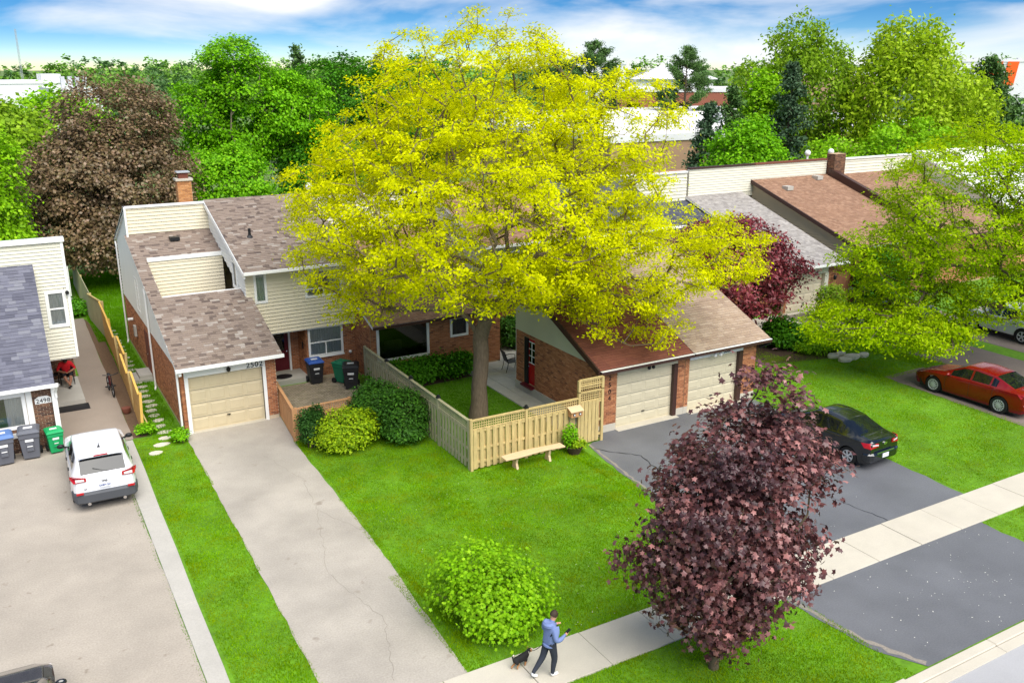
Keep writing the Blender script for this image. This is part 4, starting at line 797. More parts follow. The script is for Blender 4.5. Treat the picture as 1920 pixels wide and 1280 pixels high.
tree('copper_maple', 'broad copper-leaved maple behind the left houses', 'tree', (6.8, 61),
     [(6.8, 60.5, 6.2, 4.6, 4.6, 4.2), (7.2, 60.5, 9.3, 3.7, 3.7, 3.4), (5.6, 59.6, 3.6, 4.2, 3.6, 2.4), (4.6, 60.5, 6.6, 3.2, 3.2, 2.6)], (6.8, 60.8, 2.4), .3, 540, 125, LM['copper'], 'bark_d', 'leaf', (.14, .25), .42, .5, .75, .5, .8, .35, outw=.7)
tree('green_maple', 'bright green maple cut off by the left edge', 'tree', (-2.4, 56.5), [(-1.9, 56.5, 6.6, 3.7, 3.7, 5.2), (-.9, 56, 3.8, 2.8, 2.8, 3.0)], (-2.2, 56.5, 2.4), .28, 230, 130, LM['lime'], 'bark_d', 'leaf', (.16, .28), .42, .5, .7, .5, .8, .3, outw=.7)
tree('green_maple', 'tall green maple with many pale bare stems behind house 2502', 'tree', (18.0, 73),
     [(15.0, 74.5, 9.6, 2.4, 2.4, 2.6), (18.2, 73, 11.6, 2.9, 2.9, 2.2), (17.6, 73, 14.0, 2.4, 2.4, 1.2), (21.8, 72, 9.4, 2.8, 2.8, 3.6), (18.8, 73.5, 7.6, 3.6, 2.5, 1.6), (14.6, 74.5, 5.8, 2.0, 2.0, 1.6)], (18.2, 73, 2.2), .3, 380, 120, LM['green'], 'bark_l', 'leaf', (.17, .3), .42, .5, .6, .5, .8, .3, outw=.7, alpha=.6)
tree('green_maple', 'lower rounded green maple just behind the brick chimney', 'tree', (13.9, 64), [(13.9, 64, 4.9, 3.3, 3.3, 3.2)], (13.9, 64, 1.8), .18, 160, 125, LM['green'], 'bark_d', 'leaf', (.16, .28), .4, .5, .7, .5, .8, .3, outw=.7)
tree('green_maple', 'dark green dense maple between the bare-stemmed maple and the yellow locust', 'tree', (26.8, 77), [(26.8, 77, 8.6, 5.4, 5.0, 5.6), (23.5, 72, 4.6, 3.4, 3, 3.8)], (26.8, 77, 2.6), .3, 330, 115, LM['green_d'], 'bark_d', 'leaf', (.18, .32), .46, .5, .7, .55, .8, .3, outw=.7)
tree('green_maple', 'deep green maple partly hidden behind the locust at its left shoulder', 'tree', (37, 84), [(37, 84, 8.6, 5.6, 5.6, 5.6)], (37, 84, 2.6), .3, 200, 80, LM['green_d'], 'bark_d', 'leaf', (.22, .38), .5, .5, .7, .6, .8, .3)
def conifer(name, label, x, y, h, r, lm, n=46, group='conifers behind the houses', z0=1.2, pine=False, dens=1.0):
    T = thing(name, label, 'tree', (x, y, 0), group=group); mb = MB(T).tube([(x, y, -.05), (x, y, h * .5), (x, y, h * .97)], [.02 * h, .012 * h, .02], 8); mb.build('trunk', 'bark_d', T)
    mb = MB(T); P = []; 
    for i in range(n):
        t = (i + rng.uniform()) / n; z = z0 + (h - z0) * t ** .9; a = rng.uniform(0, 6.283)
        R_ = r * ((1 - t) ** .8 if not pine else (1 - t * t) * .9 + .1) * rng.uniform(.65, 1.08) + .1; dz = R_ * ((.12 if t > .5 else -.25) if not pine else .35)
        m = max(2, int(R_ / .35)); pts = [(x + math.cos(a) * R_ * s, y + math.sin(a) * R_ * s, z + dz * s + (.12 * R_ * s * s)) for s in np.linspace(0, 1, m + 1)]
        mb.tube(pts, list(np.linspace(.05, .012, m + 1)), 4)
        for s in np.linspace(.25 if not pine else .5, 1, m + 1):
            P.append((x + math.cos(a) * R_ * s, y + math.sin(a) * R_ * s, z + dz * s + .12 * R_ * s * s))
    mb.build('limbs', 'bark_d', T, kind='stuff')
    pos, nr, tn, sz = clump(np.array(P), int((26 if not pine else 34) * dens), .26 if not pine else .34, .55, .6, None, (.22, .42), .25)
    me = leaf_mesh('crown', pos - np.array(T.location), nr, tn, sz, 'frond'); me.materials.append(lm); link(bpy.data.objects.new('crown', me), T)
    return T
conifer('pine_tree', 'dark pine just right of the locust crown beyond the white flat roof', 94.3, 135, 17.0, 6.4, LM['pine'], 70, pine=True, z0=4)
conifer('pine_tree', 'smaller pine left of the dark pine, half behind the locust crown', 88, 137, 15.2, 5.0, LM['pine'], 50, pine=True, z0=4)
conifer('pine_tree', 'tall spindly-topped pine right of the flat roof', 104, 122, 16.0, 5.4, LM['pine'], 66, pine=True, z0=3.5)
conifer('spruce_tree', 'thin dark spruce standing in front of the white flat roof', 52.6, 58.5, 10.0, 2.3, LM['spruce'], 46, z0=2.2)
conifer('spruce_tree', 'blue-grey spruce in front of the pale willows', 60.2, 57.0, 13.3, 3.0, LM['spruce'], 80)
conifer('spruce_tree', 'green-tipped spruce between the thin spruce and the blue-grey one', 56.0, 59.5, 11.4, 2.6, LM['pine'], 60)
conifer('pine_tree', 'dark pine right of the willows below the orange panels', 83.5, 54.5, 13.6, 3.6, LM['pine'], 70, pine=True, z0=2.5)
conifer('pine_tree', 'dark low pine at the right edge beneath the orange panels', 80.5, 47.0, 9.4, 2.6, LM['pine'], 40, pine=True, z0=2)
conifer('spruce_tree', 'pointed conifer tip poking above the green maples', 27.5, 89, 14.8, 2.4, LM['pine'], 50)
conifer('spruce_tree', 'narrow conifer tip above the trees left of the locust top', 38.5, 96, 14.4, 2.2, LM['pine'], 40)
tree('willow_tree', 'tall pale open-crowned tree left of the two big willows', 'tree', (66.5, 61), [(66.5, 61, 10.6, 4.6, 4.6, 5.4), (65.5, 61.5, 15.2, 2.6, 2.6, 2.6), (62.5, 63.5, 11.4, 2.3, 2.3, 2.4)], (66.5, 61, 3.5), .34, 260, 60, LM['willow2'], 'bark_d', 'frond', (.28, .5), .55, .8, .5, .6, .4, .4, outw=.3)
tree('willow_tree', 'big round-topped yellow-green willow against the sky', 'tree', (70.5, 53.5), [(70.5, 53.5, 10.0, 5.2, 5.2, 5.6), (70.2, 53.8, 15.0, 3.2, 3.2, 2.4), (75, 51.5, 8.4, 3.4, 3.4, 4.4)], (70.5, 53.5, 3.2), .4, 360, 75, LM['willow'], 'bark_d', 'frond', (.28, .52), .6, 1.0, .5, .6, .35, .7, outw=.3)
tree('leafy_tree', 'low spreading lime tree in front of the big willow', 'tree', (63, 46.5), [(63, 46.5, 6.2, 4.6, 4.0, 3.2), (57.5, 49.5, 5.2, 2.6, 2.6, 3)], (63, 46.5, 1.8), .2, 200, 75, LM['lime'], 'bark_d', 'leaf', (.2, .36), .5, .5, .6, .5, .8, .3)
tree('leafy_tree', 'rounded mid-green tree behind the cream parapet wall', 'tree', (49.2, 50.5), [(49.2, 50.5, 5.4, 2.9, 2.9, 4.2)], (49.2, 50.5, 1.6), .18, 190, 85, LM['green'], 'bark_d', 'leaf', (.18, .32), .4, .6, .75, .4, .8, .2)
tree('leafy_tree', 'pale green slender tree in front of the open-crowned tree', 'tree', (60.5, 61), [(60.5, 60.5, 8.4, 2.2, 2.2, 4.4)], (60.5, 60.5, 2), .2, 110, 70, LM['lime'], 'bark_d', 'leaf', (.24, .4), .45, .7, .6, .5, .6, .3)
tree('leafy_tree', 'yellow-green tree at the far right edge under the orange panels', 'tree', (92, 51), [(92, 51, 8.6, 3.8, 3.8, 4)], (92, 51, 2), .2, 120, 60, LM['lime'], 'bark_d', 'leaf', (.3, .5), .55, .6, .6, .6, .7, .3)
tree('leafy_tree', 'yellow-green tree in front of the far left white warehouse', 'tree', (6.0, 92), [(6.0, 92, 7.4, 4.6, 4.6, 3.9)], (6, 92, 2), .2, 150, 60, LM['lime'], 'bark_d', 'leaf', (.3, .5), .55, .6, .6, .6, .7, .3)
tree('leafy_tree', 'pale yellow-green tree hiding the base of the far left warehouse', 'tree', (-2.5, 96), [(-2.5, 96, 7.2, 5.0, 4.6, 3.9)], (-2.5, 96, 2), .2, 130, 60, LM['lime'], 'bark_d', 'leaf', (.3, .5), .55, .6, .6, .6, .7, .3)
tree('leafy_tree', 'olive tree between the left-edge maple and the copper maple', 'tree', (1.5, 82), [(1.5, 82, 7.2, 3.8, 3.8, 3.8)], (1.5, 82, 2), .2, 110, 60, LM['willow2'], 'bark_d', 'leaf', (.3, .5), .55, .6, .6, .6, .7, .3)
# shrubs (many-stemmed, leaves to the ground)
def shrub(name, label, base, ells, ntips, nper, lm, kind='leaf', size=(.08, .14), crad=.16, mind=.12, up=.6, flat=.7, shell=.8, group=None, outw=.9, droop=.2, split=None, cat='shrub'):
    T = thing(name, label, cat, (base[0], base[1], 0), group=group); tips = env_points(ells, ntips, shell, mind); mb = MB(T)
    for p in tips[::3]:
        q = np.array([base[0] + rng.normal() * .1, base[1] + rng.normal() * .1, -.03]); m_ = (p + q) / 2 + np.array([0, 0, .12]); mb.tube([q, m_, p], [.018, .012, .005], 4)
    mb.build('stems', 'bark_d', T); ctr = np.average([e[:3] for e in ells], axis=0) - np.array([0, 0, .3])
    pos, nr, tn, sz = clump(tips, nper, crad, flat, up, ctr, size, droop, outw); k = pos[:, 2] > .04
    me = leaf_mesh('foliage', (pos - np.array(T.location))[k], nr[k], tn[k], sz[k], kind); me.materials.append(lm); o = link(bpy.data.objects.new('foliage', me), T)
    return T
shrub('maple_shrub', 'big lime-green maple shrub beside the sidewalk near the walking man', (8.9, 17.1), [(8.75, 17.1, 1.45, .85, .85, .65), (9.55, 16.7, 1.25, .75, .75, .6), (9.05, 16.5, .9, 1.1, .9, .65), (8.35, 17.3, .95, .65, .65, .65), (9.95, 16.4, .75, .6, .6, .5), (9.15, 16.1, .5, .7, .55, .4)], 260, 34, LM['lime'], 'maple', (.085, .145), .15, .16, .55)
shrub('cedar_shrub', 'small pointed dark cedar at the corner of the low court fence', (8.75, 29.45), [(8.75, 29.45, .65, .42, .42, .75), (8.95, 29.5, 1.1, .22, .22, .5), (8.55, 29.5, 1.0, .2, .2, .45)], 130, 40, LM['cedar'], 'frond', (.07, .13), .1, .08, .8)
shrub('spirea_shrub', 'bright yellow-green rounded shrub by the end of the long driveway', (9.75, 28.75), [(9.75, 28.75, .72, 1.05, .95, .68), (9.2, 28.6, .55, .6, .6, .5), (10.5, 28.9, .7, .6, .6, .55)], 300, 26, LM['yellow'], 'leaf', (.07, .12), .12, .1, .6)
shrub('yew_shrub', 'left of two dark yews by the weathered fence', (11.35, 29.75), [(11.35, 29.75, .95, .95, .85, .95)], 300, 34, LM['yew'], 'frond', (.08, .15), .12, .1, .6)
shrub('yew_shrub', 'right, nearer of two dark yews against the weathered fence', (11.85, 28.45), [(11.85, 28.45, .95, .88, .85, .98), (11.7, 28.1, .5, .8, .7, .5)], 320, 34, LM['yew'], 'frond', (.08, .15), .12, .1, .6)
hg = [(13.2 + i * .62, 33.75 + .06 * math.sin(i * 2.1), .55, .5, .55, .52) for i in range(7)]
shrub('hedge', 'dark leafy hedge below the picture window', (15, 33.8), hg, 380, 26, LM['green_d'], 'leaf', (.1, .17), .14, .11, .6, cat='hedge')
shrub('leafy_shrub', 'dark shrub at the far end of the patio passage', (20.9, 36.2), [(20.9, 36.2, .8, .7, .7, .8)], 110, 28, LM['yew'], 'leaf', (.1, .16), .14, .12)
shrub('rhododendron_shrub', 'dark green shrub by the pale paving pad', (32.2, 29.9), [(32.2, 29.9, .7, .85, .85, .75), (32.8, 28.9, .45, .6, .6, .45)], 170, 28, LM['green_d'], 'leaf', (.12, .2), .16, .14)
shrub('leafy_shrub', 'thin yellowish shrub beside the cream garage door', (38.3, 32.2), [(38.3, 32.2, .9, .7, .7, 1.0)], 150, 16, LM['willow2'], 'frond', (.12, .2), .16, .12)
shrub('leafy_shrub', 'low green cushion plant behind the pale stones', (33.4, 28.1), [(33.2, 28.4, .35, 1.1, .7, .35)], 120, 26, LM['lime'], 'leaf', (.09, .15), .14, .12)
shrub('leafy_shrub', 'dark bush behind the garage of the light grey roof', (43.3, 33.0), [(43.3, 33.0, 1.6, 1.4, 1.2, 1.6)], 170, 30, LM['green_d'], 'leaf', (.16, .26), .22, .2)
shrub('weed_clump', 'weeds at the foot of the house corner numbered 2502', (4.72, 32.3), [(4.7, 32.3, .2, .28, .4, .22)], 60, 14, LM['green'], 'leaf', (.07, .12), .08, .06, cat='plant')
shrub('weed_clump', 'weeds around the end of the plywood fence', (3.75, 33.6), [(3.75, 33.6, .16, .35, .35, .18)], 60, 14, LM['green'], 'leaf', (.07, .12), .08, .06, cat='plant')
shrub('weed_clump', 'leafy weeds behind the plywood fence at the back of the walkway', (3.3, 54), [(3.2, 53.6, .35, .5, 1.2, .4)], 90, 16, LM['green_d'], 'leaf', (.1, .18), .12, .1, cat='plant')
# far trees along the horizon, each its own thing
def fartree(x, y, h, r, lm, i, lab):
    T = thing('far_tree', lab, 'tree', (x, y, 0), group='distant trees along the horizon')
    MB(T).tube([(x, y, 0), (x, y, h * .5)], [.3, .15], 6).build('trunk', 'bark_d', T)
    tips = env_points([(x, y, h * .58, r, r, h * .42)], 40, .9, .4); q_ = max(.8, math.hypot(x, y) / 240); pos, nr, tn, sz = clump(tips, 13, r * .09, .7, .9, np.array([x, y, h * .4]), (.6 * q_, 1.1 * q_), .2)
    me = leaf_mesh('crown', pos - np.array(T.location), nr, tn, sz, 'leaf'); me.materials.append(lm); link(bpy.data.objects.new('crown', me), T)
i = 0
for D, n, h0, h1 in ((125, 26, 8, 11.5), (190, 44, 9.5, 13), (300, 56, 11, 14.5), (460, 70, 13, 18)):
    for k_ in range(n):
        a = R(60.04) + R(33) - R(66) * (k_ + random.uniform(.1, .9)) / n; d = D * random.uniform(.9, 1.12); x, y = d * math.cos(a), d * math.sin(a)
        px = 960 + 1693 * math.tan(R(60.04) - a)
        if D < 200 and (1150 < px < 1420 or 20 < px < 175): continue
        if D < 320 and (1160 < px < 1420 or px > 1780 or 60 < px < 170): h_ = random.uniform(5, 8)
        else: h_ = random.uniform(h0, h1)
        dk = random.random() > .6
        wh = 'left of the copper maple' if px < 120 else 'above the copper maple' if px < 380 else 'above the green maples' if px < 700 else 'behind the yellow locust' if px < 1150 else 'beyond the flat white roof' if px < 1450 else 'behind the willows' if px < 1790 else 'by the orange panels'
        lab = ('dark' if dk else 'pale') + ' green distant tree ' + wh + ', ' + {125: 'nearest belt', 190: 'second belt', 300: 'third belt', 460: 'on the horizon'}[D]
        fartree(x, y, h_, h_ * random.uniform(.38, .55) * (1.25 if D > 250 else 1), LM['far_d'] if dk else LM['far'], i, lab); i += 1
# ------------------------------------------------------------------ fences
def lattice(mb, p, q, z0, z1, sp=.085, w=.028):
    p = Vector(p); q = Vector(q); L = (q - p).length; d = (q - p) / L; n = int(L / sp)
    for i in range(n + 1): a = p + d * (i * L / n); mb.bar(a + Vector((0, 0, z0)), a + Vector((0, 0, z1)), w, .012, up=d.cross(Vector((0, 0, 1))))
    for k in range(1, int((z1 - z0) / sp) + 1):
        z = z0 + k * sp
        if z < z1 - .02: mb.bar(p + Vector((0, 0, z)) + d.cross(Vector((0, 0, 1))) * .013, q + Vector((0, 0, z)) + d.cross(Vector((0, 0, 1))) * .013, .012, w)
def fence(name, label, p, q, h, m, bays, lat=.28, bw=.14, gap=.105, both=True, lamps=(), cat='fence', cap=True, endpost=True, group=None):
    p = Vector((*p, 0)); q = Vector((*q, 0)); L = (q - p).length; d = (q - p) / L; nn = Vector((d.y, -d.x, 0))
    F = thing(name, label, cat, p, group=group); hb = h - lat - .06; Z = Vector((0, 0, 1))
    for i in range(bays + 1):
        if i == bays and not endpost: break
        a = p + d * L * i / bays; po = MB(F).bar(a - Z * .05, a + Z * (h + .05), .1, .1, up=d).build('post', m, F)
        if i in lamps: MB(F).box(a.x - .07, a.x + .07, a.y - .07, a.y + .07, h + .05, h + .1).box(a.x - .04, a.x + .04, a.y - .04, a.y + .04, h + .1, h + .16).build('post_lamp', 'black', po)
    for i in range(bays):
        a = p + d * (L * i / bays + .05); b = p + d * (L * (i + 1) / bays - .05)
        for z in (.28, hb * .52, hb - .06): MB(F).bar(a + Z * z, b + Z * z, .04, .085, up=(0, 0, 1)).build('rail', m, F)
        if lat:
            mb = MB(F); lattice(mb, a, b, hb + .03, h - .02); mb.build('lattice', m, F, kind='stuff'); MB(F).bar(a + Z * (hb + .02), b + Z * (hb + .02), .05, .04).build('rail', m, F)
        if cap: MB(F).bar(a + Z * h - d * .05, b + Z * h + d * .05, .11, .035).build('cap_rail', m, F)
        u = .02; k = 0; bl = (b - a).length
        while u + bw * .6 < bl:
            for s in ((1, 0), (-1, (bw + gap) / 2)) if both else ((1, 0),):
                uu = u + s[1]; e = min(uu + bw, bl)
                if e - uu > .04:
                    t = random.uniform(-.012, .012); o = nn * s[0] * .034
                    MB(F).bar(a + d * ((uu + e) / 2) + o + Z * (.05 + abs(t)), a + d * ((uu + e) / 2) + o + Z * (hb + t * .6), e - uu, .017, up=nn).build('board', m, F)
            u += bw + gap
    return F
fence('fence', 'weathered grey board fence along the left of the locust yard', (12.7, 34.4), (12.7, 24.87), 1.76, 'fence_old', 4, lamps=(1, 2, 3))
fence('fence', 'new pine board fence behind the bench, with lattice top', (12.7, 24.75), (16.95, 24.75), 1.80, 'fence_new', 2, lamps=(1,), endpost=False)
G_ = fence('gate', 'tall pine gate next to the brick pier numbered 2504', (17.0, 24.75), (18.0, 24.75), 1.98, 'fence_new', 1, lat=.3, gap=.02, both=False, cat='gate')
for x in (17.0, 18.0): MB(G_).box(x - .05, x + .05, 24.7, 24.8, 2.0, 2.45).build('post', 'fence_new', G_)
for z in (2.2, 2.43): MB(G_).box(17.0, 18.0, 24.72, 24.78, z, z + .05).build('rail', 'fence_new', G_)
mb = MB(G_); lattice(mb, (17.05, 24.75, 0), (17.95, 24.75, 0), 2.05, 2.43); mb.build('lattice', 'fence_new', G_, kind='stuff')
fence('fence', 'short cedar fence beside the garage wall, left of the front court', (8.62, 33.3), (8.32, 30.2), 1.22, 'fence_tan', 1, lat=.2, gap=.09)
fence('fence', 'low tan fence with lattice across the front court behind the shrubs', (8.4, 30.2), (12.55, 30.42), 1.22, 'fence_tan', 2, lat=.22, gap=.09, endpost=False)
fence('fence', 'brown board fence to the right of the cream garage', (40.75, 34.2), (47.0, 33.6), 1.8, 'fence_dk', 3, lat=0, gap=.004, both=False)
F = thing('fence', 'leaning plywood fence between the two left driveways', 'fence', (3.62, 33.9, 0))
pp = [(3.62, 33.9, 1.5), (3.70, 36.3, 1.62), (3.80, 38.8, 1.66), (3.86, 41.4, 1.72), (3.95, 44.4, 1.78), (3.98, 47.6, 1.9), (3.72, 51.5, 1.5), (3.70, 56, 1.6), (3.72, 61, 1.6)]
for i, (a, b) in enumerate(zip(pp, pp[1:])):
    ln = random.uniform(-.12, .1); g_ = .05 if i < 5 else .02
    MB(F).prism([(a[0], a[1], .06), (b[0], b[1] - g_, .08), (b[0] + ln, b[1] - g_, b[2]), (a[0] + ln, a[1], a[2])], (.03, 0, 0)).build('panel', 'ply' if i < 5 else 'fence_old', F)
    if i < 6: MB(F).bar((a[0] + ln - .02, a[1], a[2]), (b[0] + ln - .02, b[1], b[2]), .07, .06).build('cap_rail', 'post_y' if i < 5 else 'fence_new', F)
    MB(F).bar((a[0] + .05, a[1] + .02, -.05), (a[0] + .05 + ln, a[1] + .02, a[2] + .02), .09, .09).build('post', 'post_y' if i in (0, 4) else 'fence_new', F)
MB(F).bar((3.95, 33.95, .02), (3.68, 33.98, .9), .08, .04).build('brace', 'fence_new', F)
F2 = thing('shed_door', 'grey metal gate leaning behind the left house at the walkway end', 'gate', (2.6, 57, 0)); MB(F2).box(2.35, 3.25, 57, 57.05, .05, 1.9).build('panel', 'alu', F2); MB(F2).box(2.3, 2.36, 56.98, 57.07, 0, 2).box(3.24, 3.3, 56.98, 57.07, 0, 2).build('frame', 'white', F2)
# ------------------------------------------------------------------ bins
def bin_(label, loc, rz, body, lid, s=1.0, marks=True, grp=None):
    T = thing('wheelie_bin', label, 'bin', loc, rz, grp); w0, w1, d0, d1, h = .23 * s, .30 * s, .24 * s, .34 * s, .92 * s
    def ring(w, d, z, y=0): return [(-w, -d + y, z), (w, -d + y, z), (w, d + y, z), (-w, d + y, z)]
    mb = MB(); rs = [ring(w0, d0, .05), ring(w0 + (w1 - w0) * .8, d0 + (d1 - d0) * .75, h * .8), ring(w1 * 1.0, d1, h * .82), ring(w1, d1, h)]
    mb.add(sum(rs, []), [(3, 2, 1, 0)] + [(4 * i + k, 4 * i + (k + 1) % 4, 4 * i + 4 + (k + 1) % 4, 4 * i + 4 + k) for i in range(3) for k in range(4)] + [(12, 13, 14, 15)])
    mb.build('body', body, T, bevel=.015)
    MB().box(-w0 * .45, w0 * .45, -d1 * .96, -d0 * .9, h * .35, h * .66).build('front_recess', body, T, bevel=.01)
    l = MB(); rs = [ring(w1 + .025, d1 + .03, h - .01), ring(w1 + .025, d1 + .03, h + .035), ring(w1 * .82, d1 * .8, h + .1 * s)]
    l.add(sum(rs, []), [(3, 2, 1, 0)] + [(4 * i + k, 4 * i + (k + 1) % 4, 4 * i + 4 + (k + 1) % 4, 4 * i + 4 + k) for i in range(2) for k in range(4)] + [(8, 9, 10, 11)])
    ld = l.build('lid', lid, T, bevel=.012)
    MB().tube([(-w1 * .8, d1 + .06, h - .02), (w1 * .8, d1 + .06, h - .02)], .022, 8).build('handle', 'black', T)
    for sx in (-1, 1): MB().lathe([(.02, -.03), (.12 * s, -.03), (.13 * s, 0), (.12 * s, .03), (.02, .03)], (sx * (w0 + .05), d0 + .02, .13 * s), 16, 'x').build('wheel', 'tyre', T)
    if marks:
        MB().box(-.14 * s, .12 * s, -.09 * s, .07 * s, h + .1 * s, h + .102 * s + .002).build('lid_label', 'print', ld); MB().box(-.12 * s, .12 * s, -d1 * .955 - .01, -d1 * .955, h * .7, h * .79).build('front_label', 'print', T); MB().box(-.08 * s, .08 * s, -d1 * .9 - .045, -d1 * .9 - .03, h * .52, h * .55).build('maker_mark', 'print', T)
    return T
MT['bin_g'] = mat('bin_grey', c(96, 98, 106), .55, nz=.06); MT['bin_b'] = mat('bin_blue', c(48, 88, 168), .5, nz=.05); MT['bin_b2'] = mat('bin_faded_blue', c(92, 122, 176), .55, nz=.06)
MT['bin_k'] = mat('bin_black', c(38, 38, 42), .5, nz=.08); MT['bin_gr'] = mat('bin_green', c(24, 158, 92), .5, nz=.06); MT['bin_gd'] = mat('bin_dark_green', c(30, 116, 84), .5, nz=.06)
bin_('grey bin with faded blue lid at the left edge', (-.85, 33.3, 0), R(4), 'bin_g', 'bin_b2', 1.08)
bin_('all-grey bin between the blue-lidded and green bins', (-.02, 33.42, 0), R(-4), 'bin_g', 'bin_g', 1.08)
bin_('bright green bin in front of the white corner post', (.74, 33.5, 0), R(6), 'bin_gr', 'bin_gr', .86)
bin_('black bin with blue lid below the front window', (10.98, 35.95, .01), R(-3), 'bin_k', 'bin_b', 1.05)
bin_('black bin with dark lid beside the weathered fence', (12.1, 34.55, .01), R(-22), 'bin_k', 'bin_k', 1.08)
bin_('dark green bin behind the black one in the court corner', (12.02, 35.45, .01), R(30), 'bin_gd', 'bin_gd', .95, False)
# ------------------------------------------------------------------ garden things
B = thing('bench', 'rustic curved plank bench in front of the pine fence', 'bench', (14.8, 24.2, 0)); MT['bench'] = mat('bench_plank', c(216, 184, 146), .7, nz=.1, nscale=4, stretch=(.4, 3, 3))
n = 14; top = [(13.6 + 2.35 * i / n, .24 * math.sin(math.pi * i / n) ** 2) for i in range(n + 1)]
pl = [(x, 24.0 + .14 * k + .03 * math.sin(x * 3), .44) for x, k in top] + [(x, 24.36 + .1 * k + .03 * math.sin(x * 2.3), .44) for x, k in top[::-1]]
MB(B).prism(pl, (0, 0, .055)).build('seat', 'bench', B, bevel=.012)
for x in (14.1, 15.4):
    MB(B).prism([(x - .04, 24.06, 0), (x - .04, 24.4, 0), (x - .04, 24.34, .2), (x - .04, 24.38, .44), (x - .04, 24.08, .44), (x - .04, 24.14, .2)], (.08, 0, 0)).build('leg', 'bench', B)
Mb = thing('mailbox', 'small wooden mailbox with slanted lid on the pine fence', 'mailbox', (16.72, 24.6, 1.2))
MB(Mb).prism([(16.5, 24.46, 1.24), (16.5, 24.68, 1.24), (16.5, 24.68, 1.55), (16.5, 24.46, 1.45)], (.48, 0, 0)).build('box', 'fence_tan', Mb); MB(Mb).prism([(16.47, 24.42, 1.44), (16.47, 24.69, 1.56), (16.47, 24.69, 1.58), (16.47, 24.42, 1.46)], (.54, 0, 0)).build('lid', 'bench', Mb)
for x in (16.62, 16.86): MB(Mb).tube([(x, 24.47, 1.34), (x, 24.44, 1.34)], .05, 12).build('porthole', 'black', Mb); MB(Mb).tube([(x, 24.442, 1.34), (x, 24.432, 1.34)], .03, 12).build('disc', 'print', Mb)
Pt = thing('planter', 'round planter full of yellow and green plants by the gate', 'planter', (16.5, 24.25, 0)); MB(Pt).lathe([(.2, 0), (.3, .25), (.32, .28), (.28, .28), (.26, .2)], (16.5, 24.25, 0), 18).build('pot', 'mulch', Pt, smooth=True)
def tuft(root, name, ell, n, nper, lm, size):
    t = env_points([ell], n, .7, .05); pos, nr, tn, sz = clump(t, nper, .07, .8, .7, np.array(ell[:3]), size); me = leaf_mesh(name, pos - np.array(root.location), nr, tn, sz, 'leaf'); me.materials.append(lm); link(bpy.data.objects.new(name, me), root, 'stuff')
tuft(Pt, 'green_plant', (16.4, 24.35, .62, .22, .2, .42), 60, 14, LM['green'], (.06, .12)); tuft(Pt, 'yellow_plant', (16.62, 24.12, .38, .26, .16, .14), 40, 14, LM['yellow'], (.05, .09))
def patio_chair(label, loc, rz):
    T = thing('patio_chair', label, 'chair', loc, rz)
    MB().prism([(-.24, -.24, .42), (.24, -.24, .44), (.24, .24, .44), (-.24, .24, .42)], (0, 0, .02)).build('seat', 'plastic', T); MB().prism([(-.24, -.24, .44), (-.24, .24, .44), (-.42, .24, .98), (-.42, -.24, .98)], (-.015, 0, .01)).build('backrest', 'plastic', T)
    for s in (-1, 1):
        MB().tube([(-.44, s * .26, 1.0), (-.25, s * .26, .45), (-.28, s * .26, .25), (-.36, s * .26, 0)], .016, 6).build('leg', 'black', T); MB().tube([(.26, s * .26, .46), (.3, s * .26, .25), (.27, s * .26, 0)], .016, 6).build('leg', 'black', T)
        MB().tube([(-.3, s * .28, .62), (0, s * .29, .68), (.28, s * .28, .64), (.28, s * .27, .46)], .018, 6).build('armrest', 'black', T)
    return T
patio_chair('dark sling patio chair behind the garage side door', (19.05, 33.1, .035), R(-8))
MB_ = MB().box(1.05, 2.25, 37.45, 38.17, .016, .03); newthing('door_mat', MB_, 'black', 'long black mat in front of the porch step', 'mat', (1.6, 37.8, 0))
newthing('door_mat', MB().lathe([(.3, .205), (.3, .225)], (9.85, 36.85, 0), 20, sx=1.3), 'black', 'dark mat on the step of the maroon door', 'mat', (9.85, 36.85, .2))
newthing('clay_pot', MB().lathe([(.1, 0), (.16, .1), (.17, .24), (.12, .26)], (3.42, 36.2, 0), 14), 'sh_red', 'round clay pot at the foot of the plywood fence', 'pot', (3.42, 36.2, 0), smooth=True)
newthing('carpet_roll', MB().tube([(2.75, 52.4, .12), (2.5, 55.2, .15)], .12, 12), 'bench', 'pale rolled tube lying at the end of the walkway', 'roll', (2.6, 54, 0), smooth=True)
for i in range(9):
    x, y = (33.15 + .42 * (i % 4) + random.uniform(-.1, .1), 26.75 + .5 * (i // 4) + random.uniform(-.1, .1)) if i < 6 else (33.2 + .4 * (i - 6), 28.8 + .5 * (i - 6)); a = random.uniform(.2, .42); n = 8
    pl = [(x + a * math.cos(t) * random.uniform(.8, 1.1), y + a * .7 * math.sin(t) * random.uniform(.8, 1.1), -.03) for t in [2 * math.pi * k / n for k in range(n)]]
    newthing('garden_stone', MB().prism(pl, (0, 0, .16 + random.uniform(0, .08))), 'stone', 'pale flat stone in the rockery edging of the right lawn', 'stone', (x, y, 0), 'rockery stones', bevel=.03)
Lp = thing('lamp_post', 'black twin-lantern post beside the far driveway', 'lamp', (37.4, 29.9, 0)); MB(Lp).tube([(37.4, 29.9, 0), (37.4, 29.9, 1.9)], .05, 8).tube([(37.15, 30.0, 1.9), (37.4, 29.9, 1.8), (37.75, 29.8, 1.9)], .025, 6).build('post', 'black', Lp)
for x, y in ((37.12, 30.02), (37.78, 29.8)): l_ = MB(Lp).lathe([(.05, 1.9), (.11, 1.95), (.13, 2.2), (.16, 2.24), (.03, 2.36)], (x, y, 0), 6).build('lantern', 'black', Lp); MB(Lp).lathe([(.095, 1.98), (.118, 2.18)], (x, y, 0), 6).build('lantern_glass', 'print', l_)
